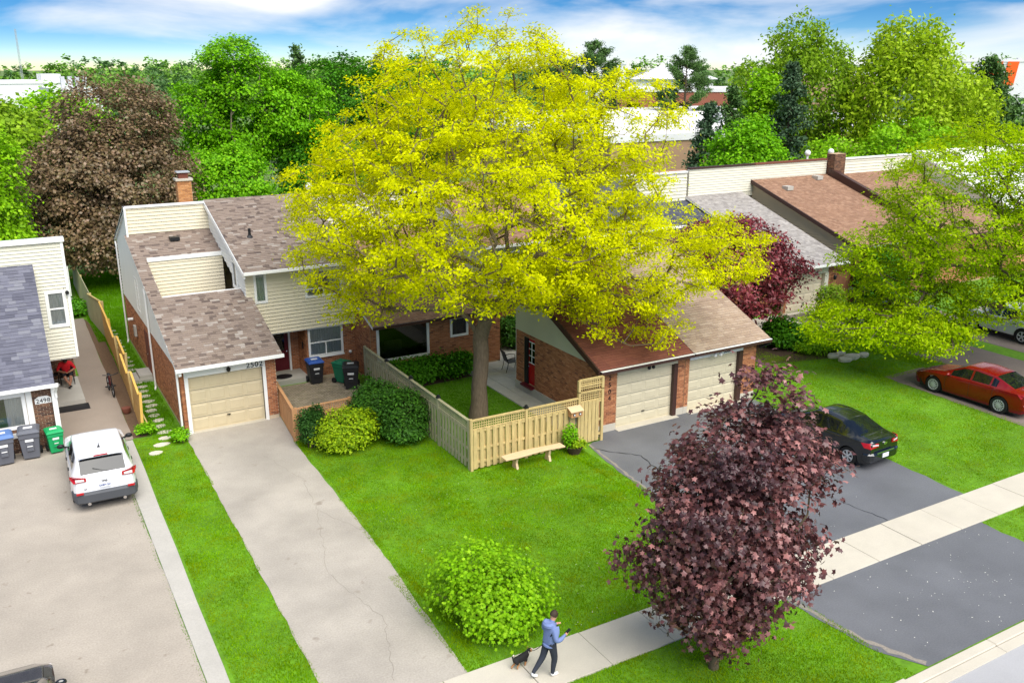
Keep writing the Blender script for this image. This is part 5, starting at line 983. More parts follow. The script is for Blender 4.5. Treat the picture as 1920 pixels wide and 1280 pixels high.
# bicycle
Bk = thing('bicycle', 'small maroon bicycle parked on the walkway by the plywood fence', 'bicycle', (3.2, 38.9, .013), R(3))
for y in (-.5, .5): 
    t = MB(); k = 20; ring = [(0, y + .28 * math.cos(2 * math.pi * i / k), .30 + .28 * math.sin(2 * math.pi * i / k)) for i in range(k + 1)]; wh = t.tube(ring, .028, 6, cap=False).build('wheel', 'tyre', Bk)
    s_ = MB(); [s_.bar((0, y, .3), (0, y + .27 * math.cos(a), .3 + .27 * math.sin(a)), .006) for a in np.linspace(0, 6.283, 13)[:-1]]; s_.build('spokes', 'alu', wh)
fr = MB().tube([(0, -.42, .72), (0, .0, .32)], .025, 6).tube([(0, .0, .32), (0, .15, .74)], .022, 6).tube([(0, -.4, .7), (0, .13, .68)], .022, 6).tube([(0, 0, .32), (0, .5, .3)], .018, 6).tube([(0, .13, .68), (0, .5, .3)], .015, 6).build('frame', 'maroon', Bk)
MB().tube([(0, -.5, .3), (0, -.42, .72), (0, -.40, .9)], .022, 6).build('fork', 'black', Bk); MB().tube([(-.3, -.36, .95), (-.1, -.42, .92), (.1, -.42, .92), (.3, -.36, .95)], .018, 6).build('handlebar', 'black', Bk); MB().ball((0, .16, .8), .11, 10, 6, .7, 1.2, .35).build('saddle', 'black', Bk)
MB().tube([(-.16, 0, .32), (.16, 0, .32)], .02, 6).box(-.2, -.1, -.05, .05, .3, .33).box(.1, .2, -.05, .05, .3, .33).build('pedals', 'black', Bk)
# ------------------------------------------------------------------ vehicles (x: 0 rear .. L front, y left, z up)
def interp(pts, x): return float(np.interp(x, [p[0] for p in pts], [p[1] for p in pts]))
def smooth(pts, x, e=.06): return (interp(pts, x - e) + 2 * interp(pts, x) + interp(pts, x + e)) / 4
def car(name, label, loc, rz, paint, S_, group=None, cat='car'):
    T = thing(name, label, cat, loc, rz, group); L = S_['L']; Wd = S_['W'] / 2; wr = S_['wr']; ax = S_['axles']
    xs = sorted({round(v, 3) for v in list(np.linspace(0, L, 58)) + [0.02, .05, .1, L - .1, L - .05, L - .02] + [a + wr * 1.14 * math.cos(t) for a in ax for t in np.linspace(0, math.pi, 15)] + [q for k in S_['side'] for q in k[:2]] + list(S_['rear_glass']) + list(S_['front_glass'])})
    tt = [0, .12, .3, .5, .7, .88, 1.0]; gt = [.0, .1, .5, .9, 1.0]; rows = []
    for x in xs:
        w = Wd * smooth(S_['plan'], x, .05); zl = smooth(S_['belt'], x); zt = max(smooth(S_['top'], x), zl + .02); zb = S_['sill']
        e = min(x, L - x)
        if e < .12: zb += (.12 - e) * .6
        for a in ax:
            q = (wr * 1.14) ** 2 - (x - a) ** 2
            if q > 0: zb = max(zb, wr + math.sqrt(q))
        zb = min(zb, zl - .1); r = []
        for t in tt:
            z = zb + (zl - zb) * t; r.append((w * (1 - .10 * max(0, (.55 - z) / .5) ** 1.6 - .05 * max(0, (z - .62) / .45) ** 2), z))
        wb = r[-1][0]; rw = w * S_['roofw']; hgt = zt - zl; k = min(1, hgt / .35)
        for t in gt[1:]: r.append((wb * (1 - .03) + (rw - wb * .97) * (t * k + (1 - k) * t * .6), zl + .015 + (hgt - .06 * k - .015) * t))
        wt = r[-1][0]; r += [(wt * .93, zl + hgt - .022 * k), (wt * .6, zt - .004), (0, zt)]
        rows.append(r)
    J = len(rows[0]); ring = 2 * J - 1; V = []
    for x, r in zip(xs, rows): V += [(x, w, z) for w, z in r] + [(x, -w, z) for w, z in r[-2::-1]]
    parts = {}
    nb = len(tt) - 1
    for i in range(len(xs) - 1):
        xm = (xs[i] + xs[i + 1]) / 2
        for j in range(ring - 1):
            jj = j if j < J - 1 else ring - 2 - j; key = 'body'
            if nb + 1 <= jj <= nb + 2:
                for si, (a, b, *_r) in enumerate(S_['side']):
                    if a <= xm <= b: key = ('side', si, j < J - 1)
            elif jj >= J - 3 + (0) and jj >= nb + 4:
                if S_['rear_glass'][0] <= xm <= S_['rear_glass'][1]: key = 'rear_window'
                elif S_['front_glass'][0] <= xm <= S_['front_glass'][1]: key = 'windshield'
                elif S_.get('sunroof') and S_['sunroof'][0] <= xm <= S_['sunroof'][1] and jj >= J - 3: key = 'sunroof'
            parts.setdefault(key, []).append((i * ring + j, i * ring + j + 1, (i + 1) * ring + j + 1, (i + 1) * ring + j))
    parts['body'] += [tuple(range(ring)), tuple((len(xs) - 1) * ring + k for k in range(ring - 1, -1, -1))]
    for key, F in parts.items():
        nm = key if isinstance(key, str) else 'side_window'; mb = MB(); idx = {}; 
        for f in F:
            for v in f: idx.setdefault(v, len(idx))
        mb.v = [V[v] for v in idx]; mb.f = [tuple(idx[v] for v in f) for f in F]
        mb.build(nm, paint if nm == 'body' else 'car_glass', T, smooth=True)
    MB().box(.35, L - .35, -Wd * .9, Wd * .9, S_['sill'] - .06, S_['sill'] + .28).build('underbody', 'black', T)
    for a in ax:
        for s in (-1, 1):
            MB().lathe([(wr * 1.1, -.2), (wr * 1.1, .02)], (a, s * (Wd - .2), wr), 20, 'y').build('wheel_well', 'black', T)
            yc = s * (Wd - .12); t = MB().lathe([(wr * .62, -.1), (wr * .97, -.11), (wr, -.06), (wr, .06), (wr * .97, .11), (wr * .62, .1)], (a, yc, wr), 28, 'y').build('wheel', 'tyre', T, smooth=True)
            rm = MB().lathe([(wr * .66, .0), (wr * .66, .03), (wr * .60, .03), (wr * .56, .0)], (a, yc + s * (.085 if s > 0 else .115), wr), 28, 'y').lathe([(.02, 0), (wr * .16, .0), (wr * .14, .03), (.01, .035)], (a, yc + s * .09, wr), 12, 'y'); n = S_.get('spokes', 5)
            for k in range(n):
                an = 2 * math.pi * k / n + .3
                for da in ((-.12, .12) if n < 9 else (0,)): rm.bar((a + wr * .12 * math.cos(an), yc + s * .105, wr + wr * .12 * math.sin(an)), (a + wr * .6 * math.cos(an + da), yc + s * .1, wr + wr * .6 * math.sin(an + da)), wr * (.12 if n < 9 else .09), .02, up=(0, 1, 0))
            rm.build('rim', 'alu', t)
    zb = smooth(S_['belt'], S_['mirror']); 
    for s in (-1, 1):
        m_ = MB().ball((S_['mirror'], s * (Wd + .1), zb + .1), .12, 10, 6, .55, 1.0, .65).build('mirror', S_.get('mirror_mat', paint), T, smooth=True); MB().bar((S_['mirror'], s * (Wd - .08), zb + .04), (S_['mirror'], s * (Wd + .06), zb + .08), .05).build('mirror_arm', 'black', m_)
        for x in S_['handles']: MB().bar((x, s * (Wd * smooth(S_['plan'], x) - .012), smooth(S_['belt'], x) - .14), (x + .2, s * (Wd * smooth(S_['plan'], x) - .012), smooth(S_['belt'], x) - .14), .035, .03).build('door_handle', S_.get('handle_mat', paint), T)
        for x in S_['seams']:
            z1, z0 = smooth(S_['belt'], x) - .02, S_['sill'] + .1; ww = lambda z: Wd * smooth(S_['plan'], x) * (1 - .10 * max(0, (.55 - z) / .5) ** 1.6 - .05 * max(0, (z - .62) / .45) ** 2) + .001
            MB().tube([(x, s * ww(z), z) for z in np.linspace(z0, z1, 7)], .005, 4).build('door_seam', 'black', T)
    return T
MT['car_glass'] = mat('car_glass', c(18, 21, 25), .04, spec=.6)
MT['paint_w'] = mat('paint_white', c(240, 240, 243), .25, coat=.8); MT['paint_k'] = mat('paint_black', c(10, 14, 16), .18, coat=1., spec=.6); MT['paint_r'] = mat('paint_red', c(122, 2, 10), .25, coat=.5, spec=.4)
MT['paint_s'] = mat('paint_silver', c(206, 210, 212), .25, coat=.8, metal=.2)
SUV = dict(L=4.6, W=1.88, wr=.37, axles=(.98, 3.68), sill=.34, roofw=.74, spokes=5, mirror=3.0, handles=(1.35, 2.3), seams=(1.28, 2.25, 3.2), mirror_mat='black', handle_mat='black',
           plan=[(0, .84), (.1, .93), (.5, .985), (1.2, 1), (3.4, 1), (4.1, .96), (4.45, .86), (4.6, .74)],
           belt=[(0, 1.02), (.3, 1.08), (1.2, 1.06), (3.0, 1.0), (3.6, .98), (4.3, .9), (4.6, .78)],
           top=[(0, 1.06), (.08, 1.12), (.5, 1.6), (.62, 1.65), (1.5, 1.69), (2.4, 1.66), (2.7, 1.58), (3.45, 1.08), (4.2, 1.0), (4.6, .84)],
           rear_glass=(.12, .46), front_glass=(2.72, 3.42), side=[(.72, 1.24), (1.3, 2.2), (2.27, 3.0)])
sv = car('suv', 'white SUV parked on the wide left driveway, seen from behind', (1.78, 28.0, 0), R(90 - 1.5), 'paint_w', SUV)
MB().prism([(-.06, -.86, .3), (-.12, -.6, .3), (-.12, .6, .3), (-.06, .86, .3), (.35, .95, .34), (.35, -.95, .34)], (0, 0, .34)).build('rear_bumper', 'plastic', sv, bevel=.05)
MB().prism([(.5, -.66, 1.645), (.5, .66, 1.645), (.36, .6, 1.60), (.36, -.6, 1.60)], (0, 0, .03)).build('spoiler', 'paint_w', sv); MB().box(.35, .39, -.2, .2, 1.615, 1.645).build('brake_lamp', 'lens_r', sv)
for s in (-1, 1):
    t = MB().prism([(-.02, s * .5, 1.0), (-.02, s * .5, 1.13), (.02, s * .82, 1.16), (.3, s * .93, 1.12), (.28, s * .94, 1.04), (-.0, s * .84, .98)], (-.025, s * .012, .01)).build('tail_lamp', 'lens_r', sv); MB().prism([(-.055, s * .56, 1.03), (-.055, s * .56, 1.1), (-.03, s * .8, 1.12), (-.03, s * .8, 1.02)], (-.01, 0, .005)).build('lamp_insert', 'lens_w', t)
    MB().box(-.135, -.09, s * .72 - .1, s * .72 + .1, .64, .7).build('reflector', 'lens_r', sv); MB().tube([(-.13, s * .5, .3), (.1, s * .5, .32)], .05, 10).build('exhaust', 'chrome', sv)
pl = MB().box(-.045, -.02, -.16, .16, .74, .88).build('plate', 'plate', sv); lettering('CKBM 251', .075, 'plate_t', pl, (-.05, 0, .81), (0, -1, 0), (-1, 0, 0), 'plate_text')
lettering('Jeep', .1, 'ink', sv, (-.03, 0, .95), (0, -1, 0), (-1, 0, 0), 'badge'); lettering('4x4', .06, 'ink', sv, (-.035, .55, .76), (0, -1, 0), (-1, 0, 0), 'badge')
MB().tube([(.22, .28, 1.3), (.16, .0, 1.2), (.13, -.28, 1.16)], .014, 5).build('wiper', 'black', sv); MB().tube([(.95, 0, 1.66), (.95, 0, 1.72), (.8, 0, 1.9)], [.05, .02, .006], 6).build('antenna', 'black', sv)
SED = dict(L=4.37, W=1.74, wr=.315, axles=(.78, 3.35), sill=.2, roofw=.70, spokes=6, mirror=2.85, handles=(1.35, 2.2), seams=(1.15, 2.05, 3.0),
           plan=[(0, .80), (.08, .90), (.4, .97), (1.0, 1), (3.3, 1), (3.9, .95), (4.25, .84), (4.37, .7)],
           belt=[(0, .92), (.3, .97), (1.0, .97), (2.8, .9), (3.3, .86), (4.0, .74), (4.37, .56)],
           top=[(0, .97), (.1, 1.04), (.48, 1.08), (1.25, 1.40), (1.9, 1.46), (2.4, 1.43), (3.2, .98), (3.9, .84), (4.37, .62)],
           rear_glass=(.5, 1.22), front_glass=(2.42, 3.18), side=[(1.08, 1.28), (1.34, 2.0), (2.08, 2.85)])
def sedan(label, loc, rz, paint, plate=True, S_=SED, group=None):
    T = car('sedan', label, loc, rz, paint, S_, group)
    for s in (-1, 1):
        t = MB().prism([(-.01, s * .36, .82), (-.01, s * .36, .93), (.1, s * .76, .98), (.34, s * .845, .96), (.2, s * .85, .82), (.02, s * .72, .78)], (-.025, s * .012, .005)).build('tail_lamp', 'lens_r', T); MB().prism([(-.045, s * .4, .87), (-.045, s * .4, .91), (.0, s * .66, .94), (.0, s * .66, .88)], (-.008, 0, 0)).build('lamp_insert', 'lens_w', t)
        MB().prism([(4.28, s * .45, .52), (4.28, s * .45, .62), (4.05, s * .78, .70), (3.85, s * .82, .72), (4.0, s * .82, .62)], (.03, s * .01, .01)).build('headlamp', 'lens_w', T)
    MB().prism([(-.07, -.6, .3), (-.07, .6, .3), (.0, .8, .32), (.25, .86, .32), (.25, -.86, .32), (.0, -.8, .32)], (0, 0, .3)).build('rear_bumper', paint, T, bevel=.05); MB().box(-.075, -.05, -.45, .45, .58, .62).build('bumper_trim', 'chrome', T)
    if plate: p_ = MB().box(-.09, -.07, -.16, .16, .40, .54).build('plate', 'plate', T)
    MB().lathe([(.005, -.02), (.075, -.018), (.075, .0)], (-.01, 0, .88), 14, 'x', 1.3, .7).build('badge', 'chrome', T); MB().box(4.3, 4.36, -.3, .3, .4, .52).build('grille', 'black', T)
    return T
sedan('black sedan parked on the dark double driveway', (24.95, 18.1, 0), R(93), 'paint_k')
RED = dict(SED, L=4.8, W=1.85, wr=.345, axles=(.95, 3.8), spokes=14, plan=[(a * 4.8 / 4.37, b) for a, b in SED['plan']], belt=[(a * 4.8 / 4.37, b) for a, b in SED['belt']], top=[(a * 4.8 / 4.37, b) for a, b in SED['top']],
           rear_glass=(.55, 1.34), front_glass=(2.66, 3.49), side=[(1.18, 1.4), (1.47, 2.2), (2.28, 3.12)], mirror=3.12, handles=(1.5, 2.4), seams=(1.28, 2.25, 3.3))
sedan('red sedan under the green locust at the right edge', (33.9, 18.2, 0), R(91), 'paint_r', False, RED)
sedan('black car whose hood fills the bottom left corner', (-1.25, 15.3, 0), R(88), 'paint_k', False, dict(SED, sunroof=(1.5, 2.3)))
car('suv', 'black SUV glimpsed under the green locust by the lamp post', (39.4, 26.6, 0), R(92), 'paint_k', SUV)
car('suv', 'silver-white SUV at the far right edge under the locust', (43.6, 23.2, 0), R(88), 'paint_s', SUV)
# ------------------------------------------------------------------ people and the dog
def skinned(J, E, sub=2):
    """J: name -> (x, y, z, r) ; E: bones; one continuous surface grown round the skeleton"""
    me = bpy.data.meshes.new('sk'); ks = list(J); me.from_pydata([J[k][:3] for k in ks], [(ks.index(a), ks.index(b)) for a, b, *_ in E], [])
    o = bpy.data.objects.new('sk', me); COL.objects.link(o); md = o.modifiers.new('skin', 'SKIN'); md.use_smooth_shade = True
    for i, k in enumerate(ks):
        q = J[k]; sv_ = me.skin_vertices[0].data[i]; sv_.radius = (q[3], q[4] if len(q) > 4 else q[3]); sv_.use_root = (i == 0)
    s_ = o.modifiers.new('sub', 'SUBSURF'); s_.levels = sub; s_.render_levels = sub
    dg = bpy.context.evaluated_depsgraph_get(); out = bpy.data.meshes.new_from_object(o.evaluated_get(dg)); bpy.data.objects.remove(o); return out
def figure(root, name, J, E, mats, sub=2):
    me = skinned(J, E, sub); me.name = name; me.materials.clear(); names = []
    for m in mats: me.materials.append(MT[m]); names.append(m)
    A = np.array([J[a][:3] for a, b, m in E]); B_ = np.array([J[b][:3] for a, b, m in E]); mi = [names.index(m) for a, b, m in E]; D = B_ - A; dd = np.maximum((D * D).sum(1), 1e-9)
    rr = np.array([(J[a][3] + J[b][3]) / 2 for a, b, m in E])
    for p in me.polygons:
        ctr = np.array(p.center); t = np.clip(((ctr - A) * D).sum(1) / dd, 0, 1); ds = np.linalg.norm(A + D * t[:, None] - ctr, axis=1) / rr; p.material_index = mi[int(np.argmin(ds))]
    me.shade_smooth(); return link(bpy.data.objects.new(name, me), root)
MT['skin'] = mat('skin', c(206, 152, 124), .55, nz=.04); MT['skin_d'] = mat('skin_tan', c(150, 104, 80), .55, nz=.04); MT['hoodie'] = mat('hoodie_blue', c(116, 132, 178), .9, nz=.06, nscale=14)
MT['pants'] = mat('dark_trousers', c(50, 54, 64), .9, nz=.1, nscale=12); MT['shoe'] = mat('white_shoe', c(236, 236, 236), .6); MT['hair'] = mat('brown_hair', c(58, 44, 32), .7, nz=.2, nscale=40); MT['hair_g'] = mat('dark_hair', c(40, 34, 32), .7)
MT['tee'] = mat('red_tee', c(190, 22, 34), .9, nz=.08, nscale=10); MT['shorts'] = mat('black_shorts', c(28, 28, 32), .9)
def hand(J, E, pre, wrist, d, side, m, curl=.5, up=(0, 0, 1)):
    """palm, four unequal curled fingers and a thumb from the side of the palm"""
    d = Vector(d).normalized(); u = Vector(up); s = d.cross(u).normalized() * side; w = Vector(wrist); pm = w + d * .055
    J[pre + 'palm'] = (*pm, .026); E.append((pre + 'wrist', pre + 'palm', m)); dn = -u
    for k, (o, ln) in enumerate(((-.024, .072), (-.008, .082), (.008, .078), (.024, .062))):
        b = pm + d * .03 + s * o; k1 = b + d * ln * .5 + dn * ln * .15 * curl; k2 = k1 + d * ln * .35 * (1 - curl * .5) + dn * ln * .45 * curl
        for nm, q, r in (('b', b, .0095), ('m', k1, .0088), ('t', k2, .0078)): J[f'{pre}f{k}{nm}'] = (*q, r)
        E += [(pre + 'palm', f'{pre}f{k}b', m), (f'{pre}f{k}b', f'{pre}f{k}m', m), (f'{pre}f{k}m', f'{pre}f{k}t', m)]
    t0 = w + d * .03 - s * .034; t1 = t0 + d * .035 - s * .016; J[pre + 'th0'] = (*t0, .011); J[pre + 'th1'] = (*t1, .0095); E += [(pre + 'palm', pre + 'th0', m), (pre + 'th0', pre + 'th1', m)]
def face(root, h, f, u, r=.1, hair='hair', skin='skin', cap=1.0):
    """ears, nose, eyes, mouth and hair on the head at h looking along f"""
    h = Vector(h); f = Vector(f).normalized(); u = Vector(u).normalized(); s = f.cross(u); u = s.cross(f); mx = Matrix((f, -s, u)).transposed().to_4x4(); mx.translation = h; q = lambda: MB(xf=mx)
    for k in (-1, 1):
        q().ball((-.005, k * r * .86, 0), .03, 8, 5, .6, .35, 1.0).build('ear', skin, root, smooth=True); q().ball((r * .8, k * .034, .012), .011, 6, 4).build('eye', 'ink', root)
    q().ball((r * .97, 0, -.015), .018, 6, 4, 1, .8, 1.3).build('nose', skin, root); q().box(r * .82, r * .9, -.024, .024, -.05, -.042).build('mouth', 'maroon', root)
    hb = q(); n, m = 16, 8
    for i in range(1): 
        pr = [(max(.002, r * 1.07 * math.sin(math.pi * .60 * i_ / m)), r * 1.22 * math.cos(math.pi * .60 * i_ / m)) for i_ in range(m + 1)]
        hb.lathe([(a, z + .005) for a, z in pr], (-.018, 0, .005), n, sx=1.03, sy=.92)
    hb.build('hair', hair, root, smooth=True)
Mn = thing('person', 'person in a blue hoodie and dark trousers looking at a phone on the sidewalk', 'person', (9.27, 14.42, .03), R(6)); Mn.scale = (.89, .89, .89)
J = {'pelvis': (0, 0, .95, .145, .155), 'spine': (.0, 0, 1.14, .15, .165), 'chest': (.0, 0, 1.34, .155, .18), 'nb': (.05, 0, 1.49, .085), 'neck': (.085, 0, 1.545, .058), 'head': (.125, 0, 1.65, .098), 'crown': (.14, 0, 1.72, .07),
     'ls': (.01, .19, 1.42, .09), 'le': (.03, .28, 1.16, .072), 'lf': (.16, .24, 1.2, .06), 'lwrist': (.29, .14, 1.27, .036), 'rs': (.01, -.19, 1.42, .09), 're': (-.03, -.29, 1.14, .074), 'rf': (.12, -.29, 1.13, .062), 'rwrist': (.27, -.25, 1.17, .036),
     'rh': (.01, -.1, .88, .115), 'rk': (.09, -.1, .50, .085), 'rc': (.05, -.1, .3, .07), 'ra': (.03, -.1, .12, .052), 'rheel': (.0, -.1, .055, .045), 'rtoe': (.2, -.11, .045, .042),
     'lh': (-.01, .1, .88, .115), 'lk': (-.13, .1, .52, .085), 'lc': (-.28, .1, .34, .07), 'la': (-.42, .1, .2, .052), 'lheel': (-.46, .1, .13, .045), 'ltoe': (-.30, .1, .045, .042)}
E = [('pelvis', 'spine', 'hoodie'), ('spine', 'chest', 'hoodie'), ('chest', 'nb', 'hoodie'), ('nb', 'neck', 'skin'), ('neck', 'head', 'skin'), ('head', 'crown', 'skin'), ('chest', 'ls', 'hoodie'), ('ls', 'le', 'hoodie'), ('le', 'lf', 'hoodie'), ('lf', 'lwrist', 'hoodie'), ('chest', 'rs', 'hoodie'), ('rs', 're', 'hoodie'), ('re', 'rf', 'hoodie'), ('rf', 'rwrist', 'hoodie'),
     ('pelvis', 'rh', 'pants'), ('rh', 'rk', 'pants'), ('rk', 'rc', 'pants'), ('rc', 'ra', 'pants'), ('ra', 'rheel', 'shoe'), ('rheel', 'rtoe', 'shoe'), ('pelvis', 'lh', 'pants'), ('lh', 'lk', 'pants'), ('lk', 'lc', 'pants'), ('lc', 'la', 'pants'), ('la', 'lheel', 'shoe'), ('lheel', 'ltoe', 'shoe')]
hand(J, E, 'l', J['lwrist'][:3], (.8, -.5, .3), 1, 'skin'); hand(J, E, 'r', J['rwrist'][:3], (.9, .15, .3), -1, 'skin', .7)
figure(Mn, 'body', J, E, ['hoodie', 'pants', 'skin', 'shoe'])
face(Mn, (.13, 0, 1.665), (.85, 0, -.5), (.5, 0, .85))
MB().lathe([(.02, -.07), (.11, -.075), (.165, -.03), (.165, .03), (.12, .075), (.06, .06)], (-.045, 0, 1.475), 16, sx=.85, sy=.98).build('hood', 'hoodie', Mn, smooth=True); MB().lathe([(.155, -.035), (.178, -.01), (.172, .035), (.15, .04)], (.0, 0, .90), 18, sx=.95, sy=1.05).build('hem', 'hoodie', Mn, smooth=True)
tm = Matrix.Translation(Mn.location) @ Matrix.Rotation(R(6), 4, 'Z') @ Matrix.Scale(.89, 4)
p0 = tm @ Vector((.385, -.225, 1.225)); newthing('phone', MB(xf=Matrix.Translation(p0) @ Matrix.Rotation(R(-35), 4, 'Y')).box(-.075, .075, -.038, .038, -.005, .005), 'black', 'black phone held in the walking person\'s hand', 'phone', p0)
Dg = thing('dog', 'small black and tan dog walking behind the person', 'dog', (8.86, 14.98, .02), R(8)); Dg.scale = (.86, .86, .86); MT['fur_k'] = mat('black_fur', c(26, 24, 24), .8, nz=.2, nscale=30); MT['fur_t'] = mat('tan_fur', c(176, 124, 78), .85, nz=.15, nscale=30); MT['fur_w'] = mat('white_fur', c(214, 200, 184), .85)
J = {'mid': (0, 0, .285, .082), 'rump': (-.17, 0, .285, .078), 'chest': (.15, 0, .27, .092), 'neck': (.235, 0, .35, .058), 'head': (.30, 0, .415, .062), 'muz': (.375, 0, .385, .033), 'nose': (.41, 0, .378, .022),
     'ta': (-.25, 0, .34, .026), 'tb': (-.27, 0, .43, .02), 'tc': (-.22, 0, .475, .014)}
E = [('mid', 'rump', 'fur_k'), ('mid', 'chest', 'fur_k'), ('chest', 'neck', 'fur_k'), ('neck', 'head', 'fur_k'), ('head', 'muz', 'fur_w'), ('muz', 'nose', 'fur_k'), ('rump', 'ta', 'fur_k'), ('ta', 'tb', 'fur_k'), ('tb', 'tc', 'fur_w')]
for s, k, ph in ((1, 'l', .05), (-1, 'r', -.05)):
    y = .055 * s; J.update({k + 'sh': (.15, y, .2, .042), k + 'el': (.14 + ph * .4, y, .12, .027), k + 'wr': (.15 + ph, y, .05, .02), k + 'pw': (.175 + ph, y, .018, .022), k + 'th': (-.17, y, .22, .052), k + 'kn': (-.12 - ph * .3, y, .15, .034), k + 'hk': (-.21 - ph, y, .085, .02), k + 'hp': (-.19 - ph, y, .035, .018), k + 'ht': (-.165 - ph, y, .016, .02)})
    E += [('chest', k + 'sh', 'fur_k'), (k + 'sh', k + 'el', 'fur_t'), (k + 'el', k + 'wr', 'fur_t'), (k + 'wr', k + 'pw', 'fur_w'), ('rump', k + 'th', 'fur_k'), (k + 'th', k + 'kn', 'fur_t'), (k + 'kn', k + 'hk', 'fur_t'), (k + 'hk', k + 'hp', 'fur_t'), (k + 'hp', k + 'ht', 'fur_w')]
figure(Dg, 'body', J, E, ['fur_k', 'fur_t', 'fur_w'])
for s in (-1, 1): MB().prism([(.27, s * .05, .46), (.31, s * .055, .465), (.30, s * .085, .40), (.27, s * .08, .39)], (0, s * .012, 0)).build('ear', 'fur_t', Dg)
MB().tube([(.235 + .0, .062 * math.cos(a), .35 + .062 * math.sin(a)) for a in np.linspace(0, 6.283, 13)], .009, 5, cap=False).build('collar', 'fur_w', Dg)
dm = Matrix.Translation(Dg.location) @ Matrix.Rotation(R(8), 4, 'Z') @ Matrix.Scale(.86, 4); a = dm @ Vector((.235, 0, .41)); b = tm @ Vector((.36, .10, 1.28)); m1 = tm @ Vector((-.02, .24, .78))
newthing('leash', MB().tube([a + (m1 - a) * t + Vector((0, 0, -.32 * t * (1 - t))) for t in np.linspace(0, 1, 8)] + [m1 + (b - m1) * t for t in (.33, .66, 1)], .007, 5), 'black', 'thin dark leash from the walking person to the dog', 'leash', a)
# seated man on the porch
Ch = thing('folding_chair', 'dark chair on the porch under the person in red', 'chair', (1.72, 40.55, .2), R(-90))
MB().box(-.22, .24, -.24, .24, .36, .39).build('seat', 'black', Ch); MB().prism([(-.22, -.24, .4), (-.22, .24, .4), (-.34, .24, .85), (-.34, -.24, .85)], (-.02, 0, 0)).build('backrest', 'black', Ch)
for s in (-1, 1):
    for x in (-.22, .22): MB().bar((x, s * .25, 0), (x * .9, s * .25, .37 if x > 0 else .85), .03).build('leg', 'blackm', Ch)
    MB().bar((-.26, s * .27, .58), (.22, s * .27, .58), .05, .03).build('armrest', 'black', Ch)
Sm = thing('person', 'person in a red T-shirt sitting on the porch with ankles crossed', 'person', (1.72, 40.55, .2), R(-90))
J = {'pelvis': (0, 0, .50, .15), 'spine': (.0, 0, .66, .15), 'chest': (.06, 0, .84, .165), 'nb': (.13, 0, .97, .09), 'neck': (.17, 0, 1.0, .058), 'head': (.23, 0, 1.08, .098), 'crown': (.25, 0, 1.15, .075),
     'ls': (.08, .2, .90, .095), 'le': (.12, .34, .66, .06), 'lwrist': (.34, .1, .60, .034), 'rs': (.08, -.2, .90, .095), 're': (.12, -.34, .66, .06), 'rwrist': (.34, -.1, .60, .034),
     'lh': (.04, .11, .47, .125), 'lt': (.3, .13, .5, .1), 'lk': (.46, .13, .5, .075), 'lc': (.56, .1, .32, .062), 'la': (.68, .02, .12, .042), 'lheel': (.68, .02, .055, .042), 'ltoe': (.86, .0, .06, .042),
     'rh': (.04, -.11, .47, .125), 'rt': (.3, -.12, .5, .1), 'rk': (.46, -.12, .5, .075), 'rc': (.57, -.07, .33, .062), 'ra': (.72, .05, .16, .042), 'rheel': (.72, .05, .1, .042), 'rtoe': (.88, .09, .12, .042)}
E = [('pelvis', 'spine', 'tee'), ('spine', 'chest', 'tee'), ('chest', 'nb', 'tee'), ('nb', 'neck', 'skin_d'), ('neck', 'head', 'skin_d'), ('head', 'crown', 'skin_d')]
for k in 'lr': E += [('chest', k + 's', 'tee'), (k + 's', k + 'e', 'tee'), (k + 'e', k + 'wrist', 'skin_d'), ('pelvis', k + 'h', 'shorts'), (k + 'h', k + 't', 'shorts'), (k + 't', k + 'k', 'shorts'), (k + 'k', k + 'c', 'skin_d'), (k + 'c', k + 'a', 'skin_d'), (k + 'a', k + 'heel', 'shoe'), (k + 'heel', k + 'toe', 'shorts')]
hand(J, E, 'l', J['lwrist'][:3], (.5, -.6, 0), 1, 'skin_d', .6); hand(J, E, 'r', J['rwrist'][:3], (.5, .6, 0), -1, 'skin_d', .6)
figure(Sm, 'body', J, E, ['tee', 'shorts', 'skin_d', 'shoe']); face(Sm, (.24, 0, 1.09), (.8, 0, -.6), (.6, 0, .8), hair='hair_g', skin='skin_d')
Tb = thing('side_table', 'small dark side table with bottles beside the seated person', 'table', (1.28, 40.7, .2)); MB(Tb).box(1.08, 1.42, 40.5, 40.9, .62, .65).build('table_top', 'black', Tb)
for x in (1.1, 1.4):
    for y in (40.52, 40.88): MB(Tb).bar((x, y, .2), (x, y, .62), .03).build('leg', 'blackm', Tb)
newthing('bottle', MB().lathe([(.035, 0), (.035, .16), (.014, .2), (.014, .25)], (1.2, 40.7, .65), 10), 'lens_w', 'clear bottle on the porch side table', 'bottle', (1.2, 40.7, .65), smooth=True)
newthing('bag', MB().ball((1.25, 40.25, .3), .12, 10, 6, 1.3, 1, .8), 'print', 'white bag on the porch floor below the side table', 'bag', (1.25, 40.25, .2), smooth=True)
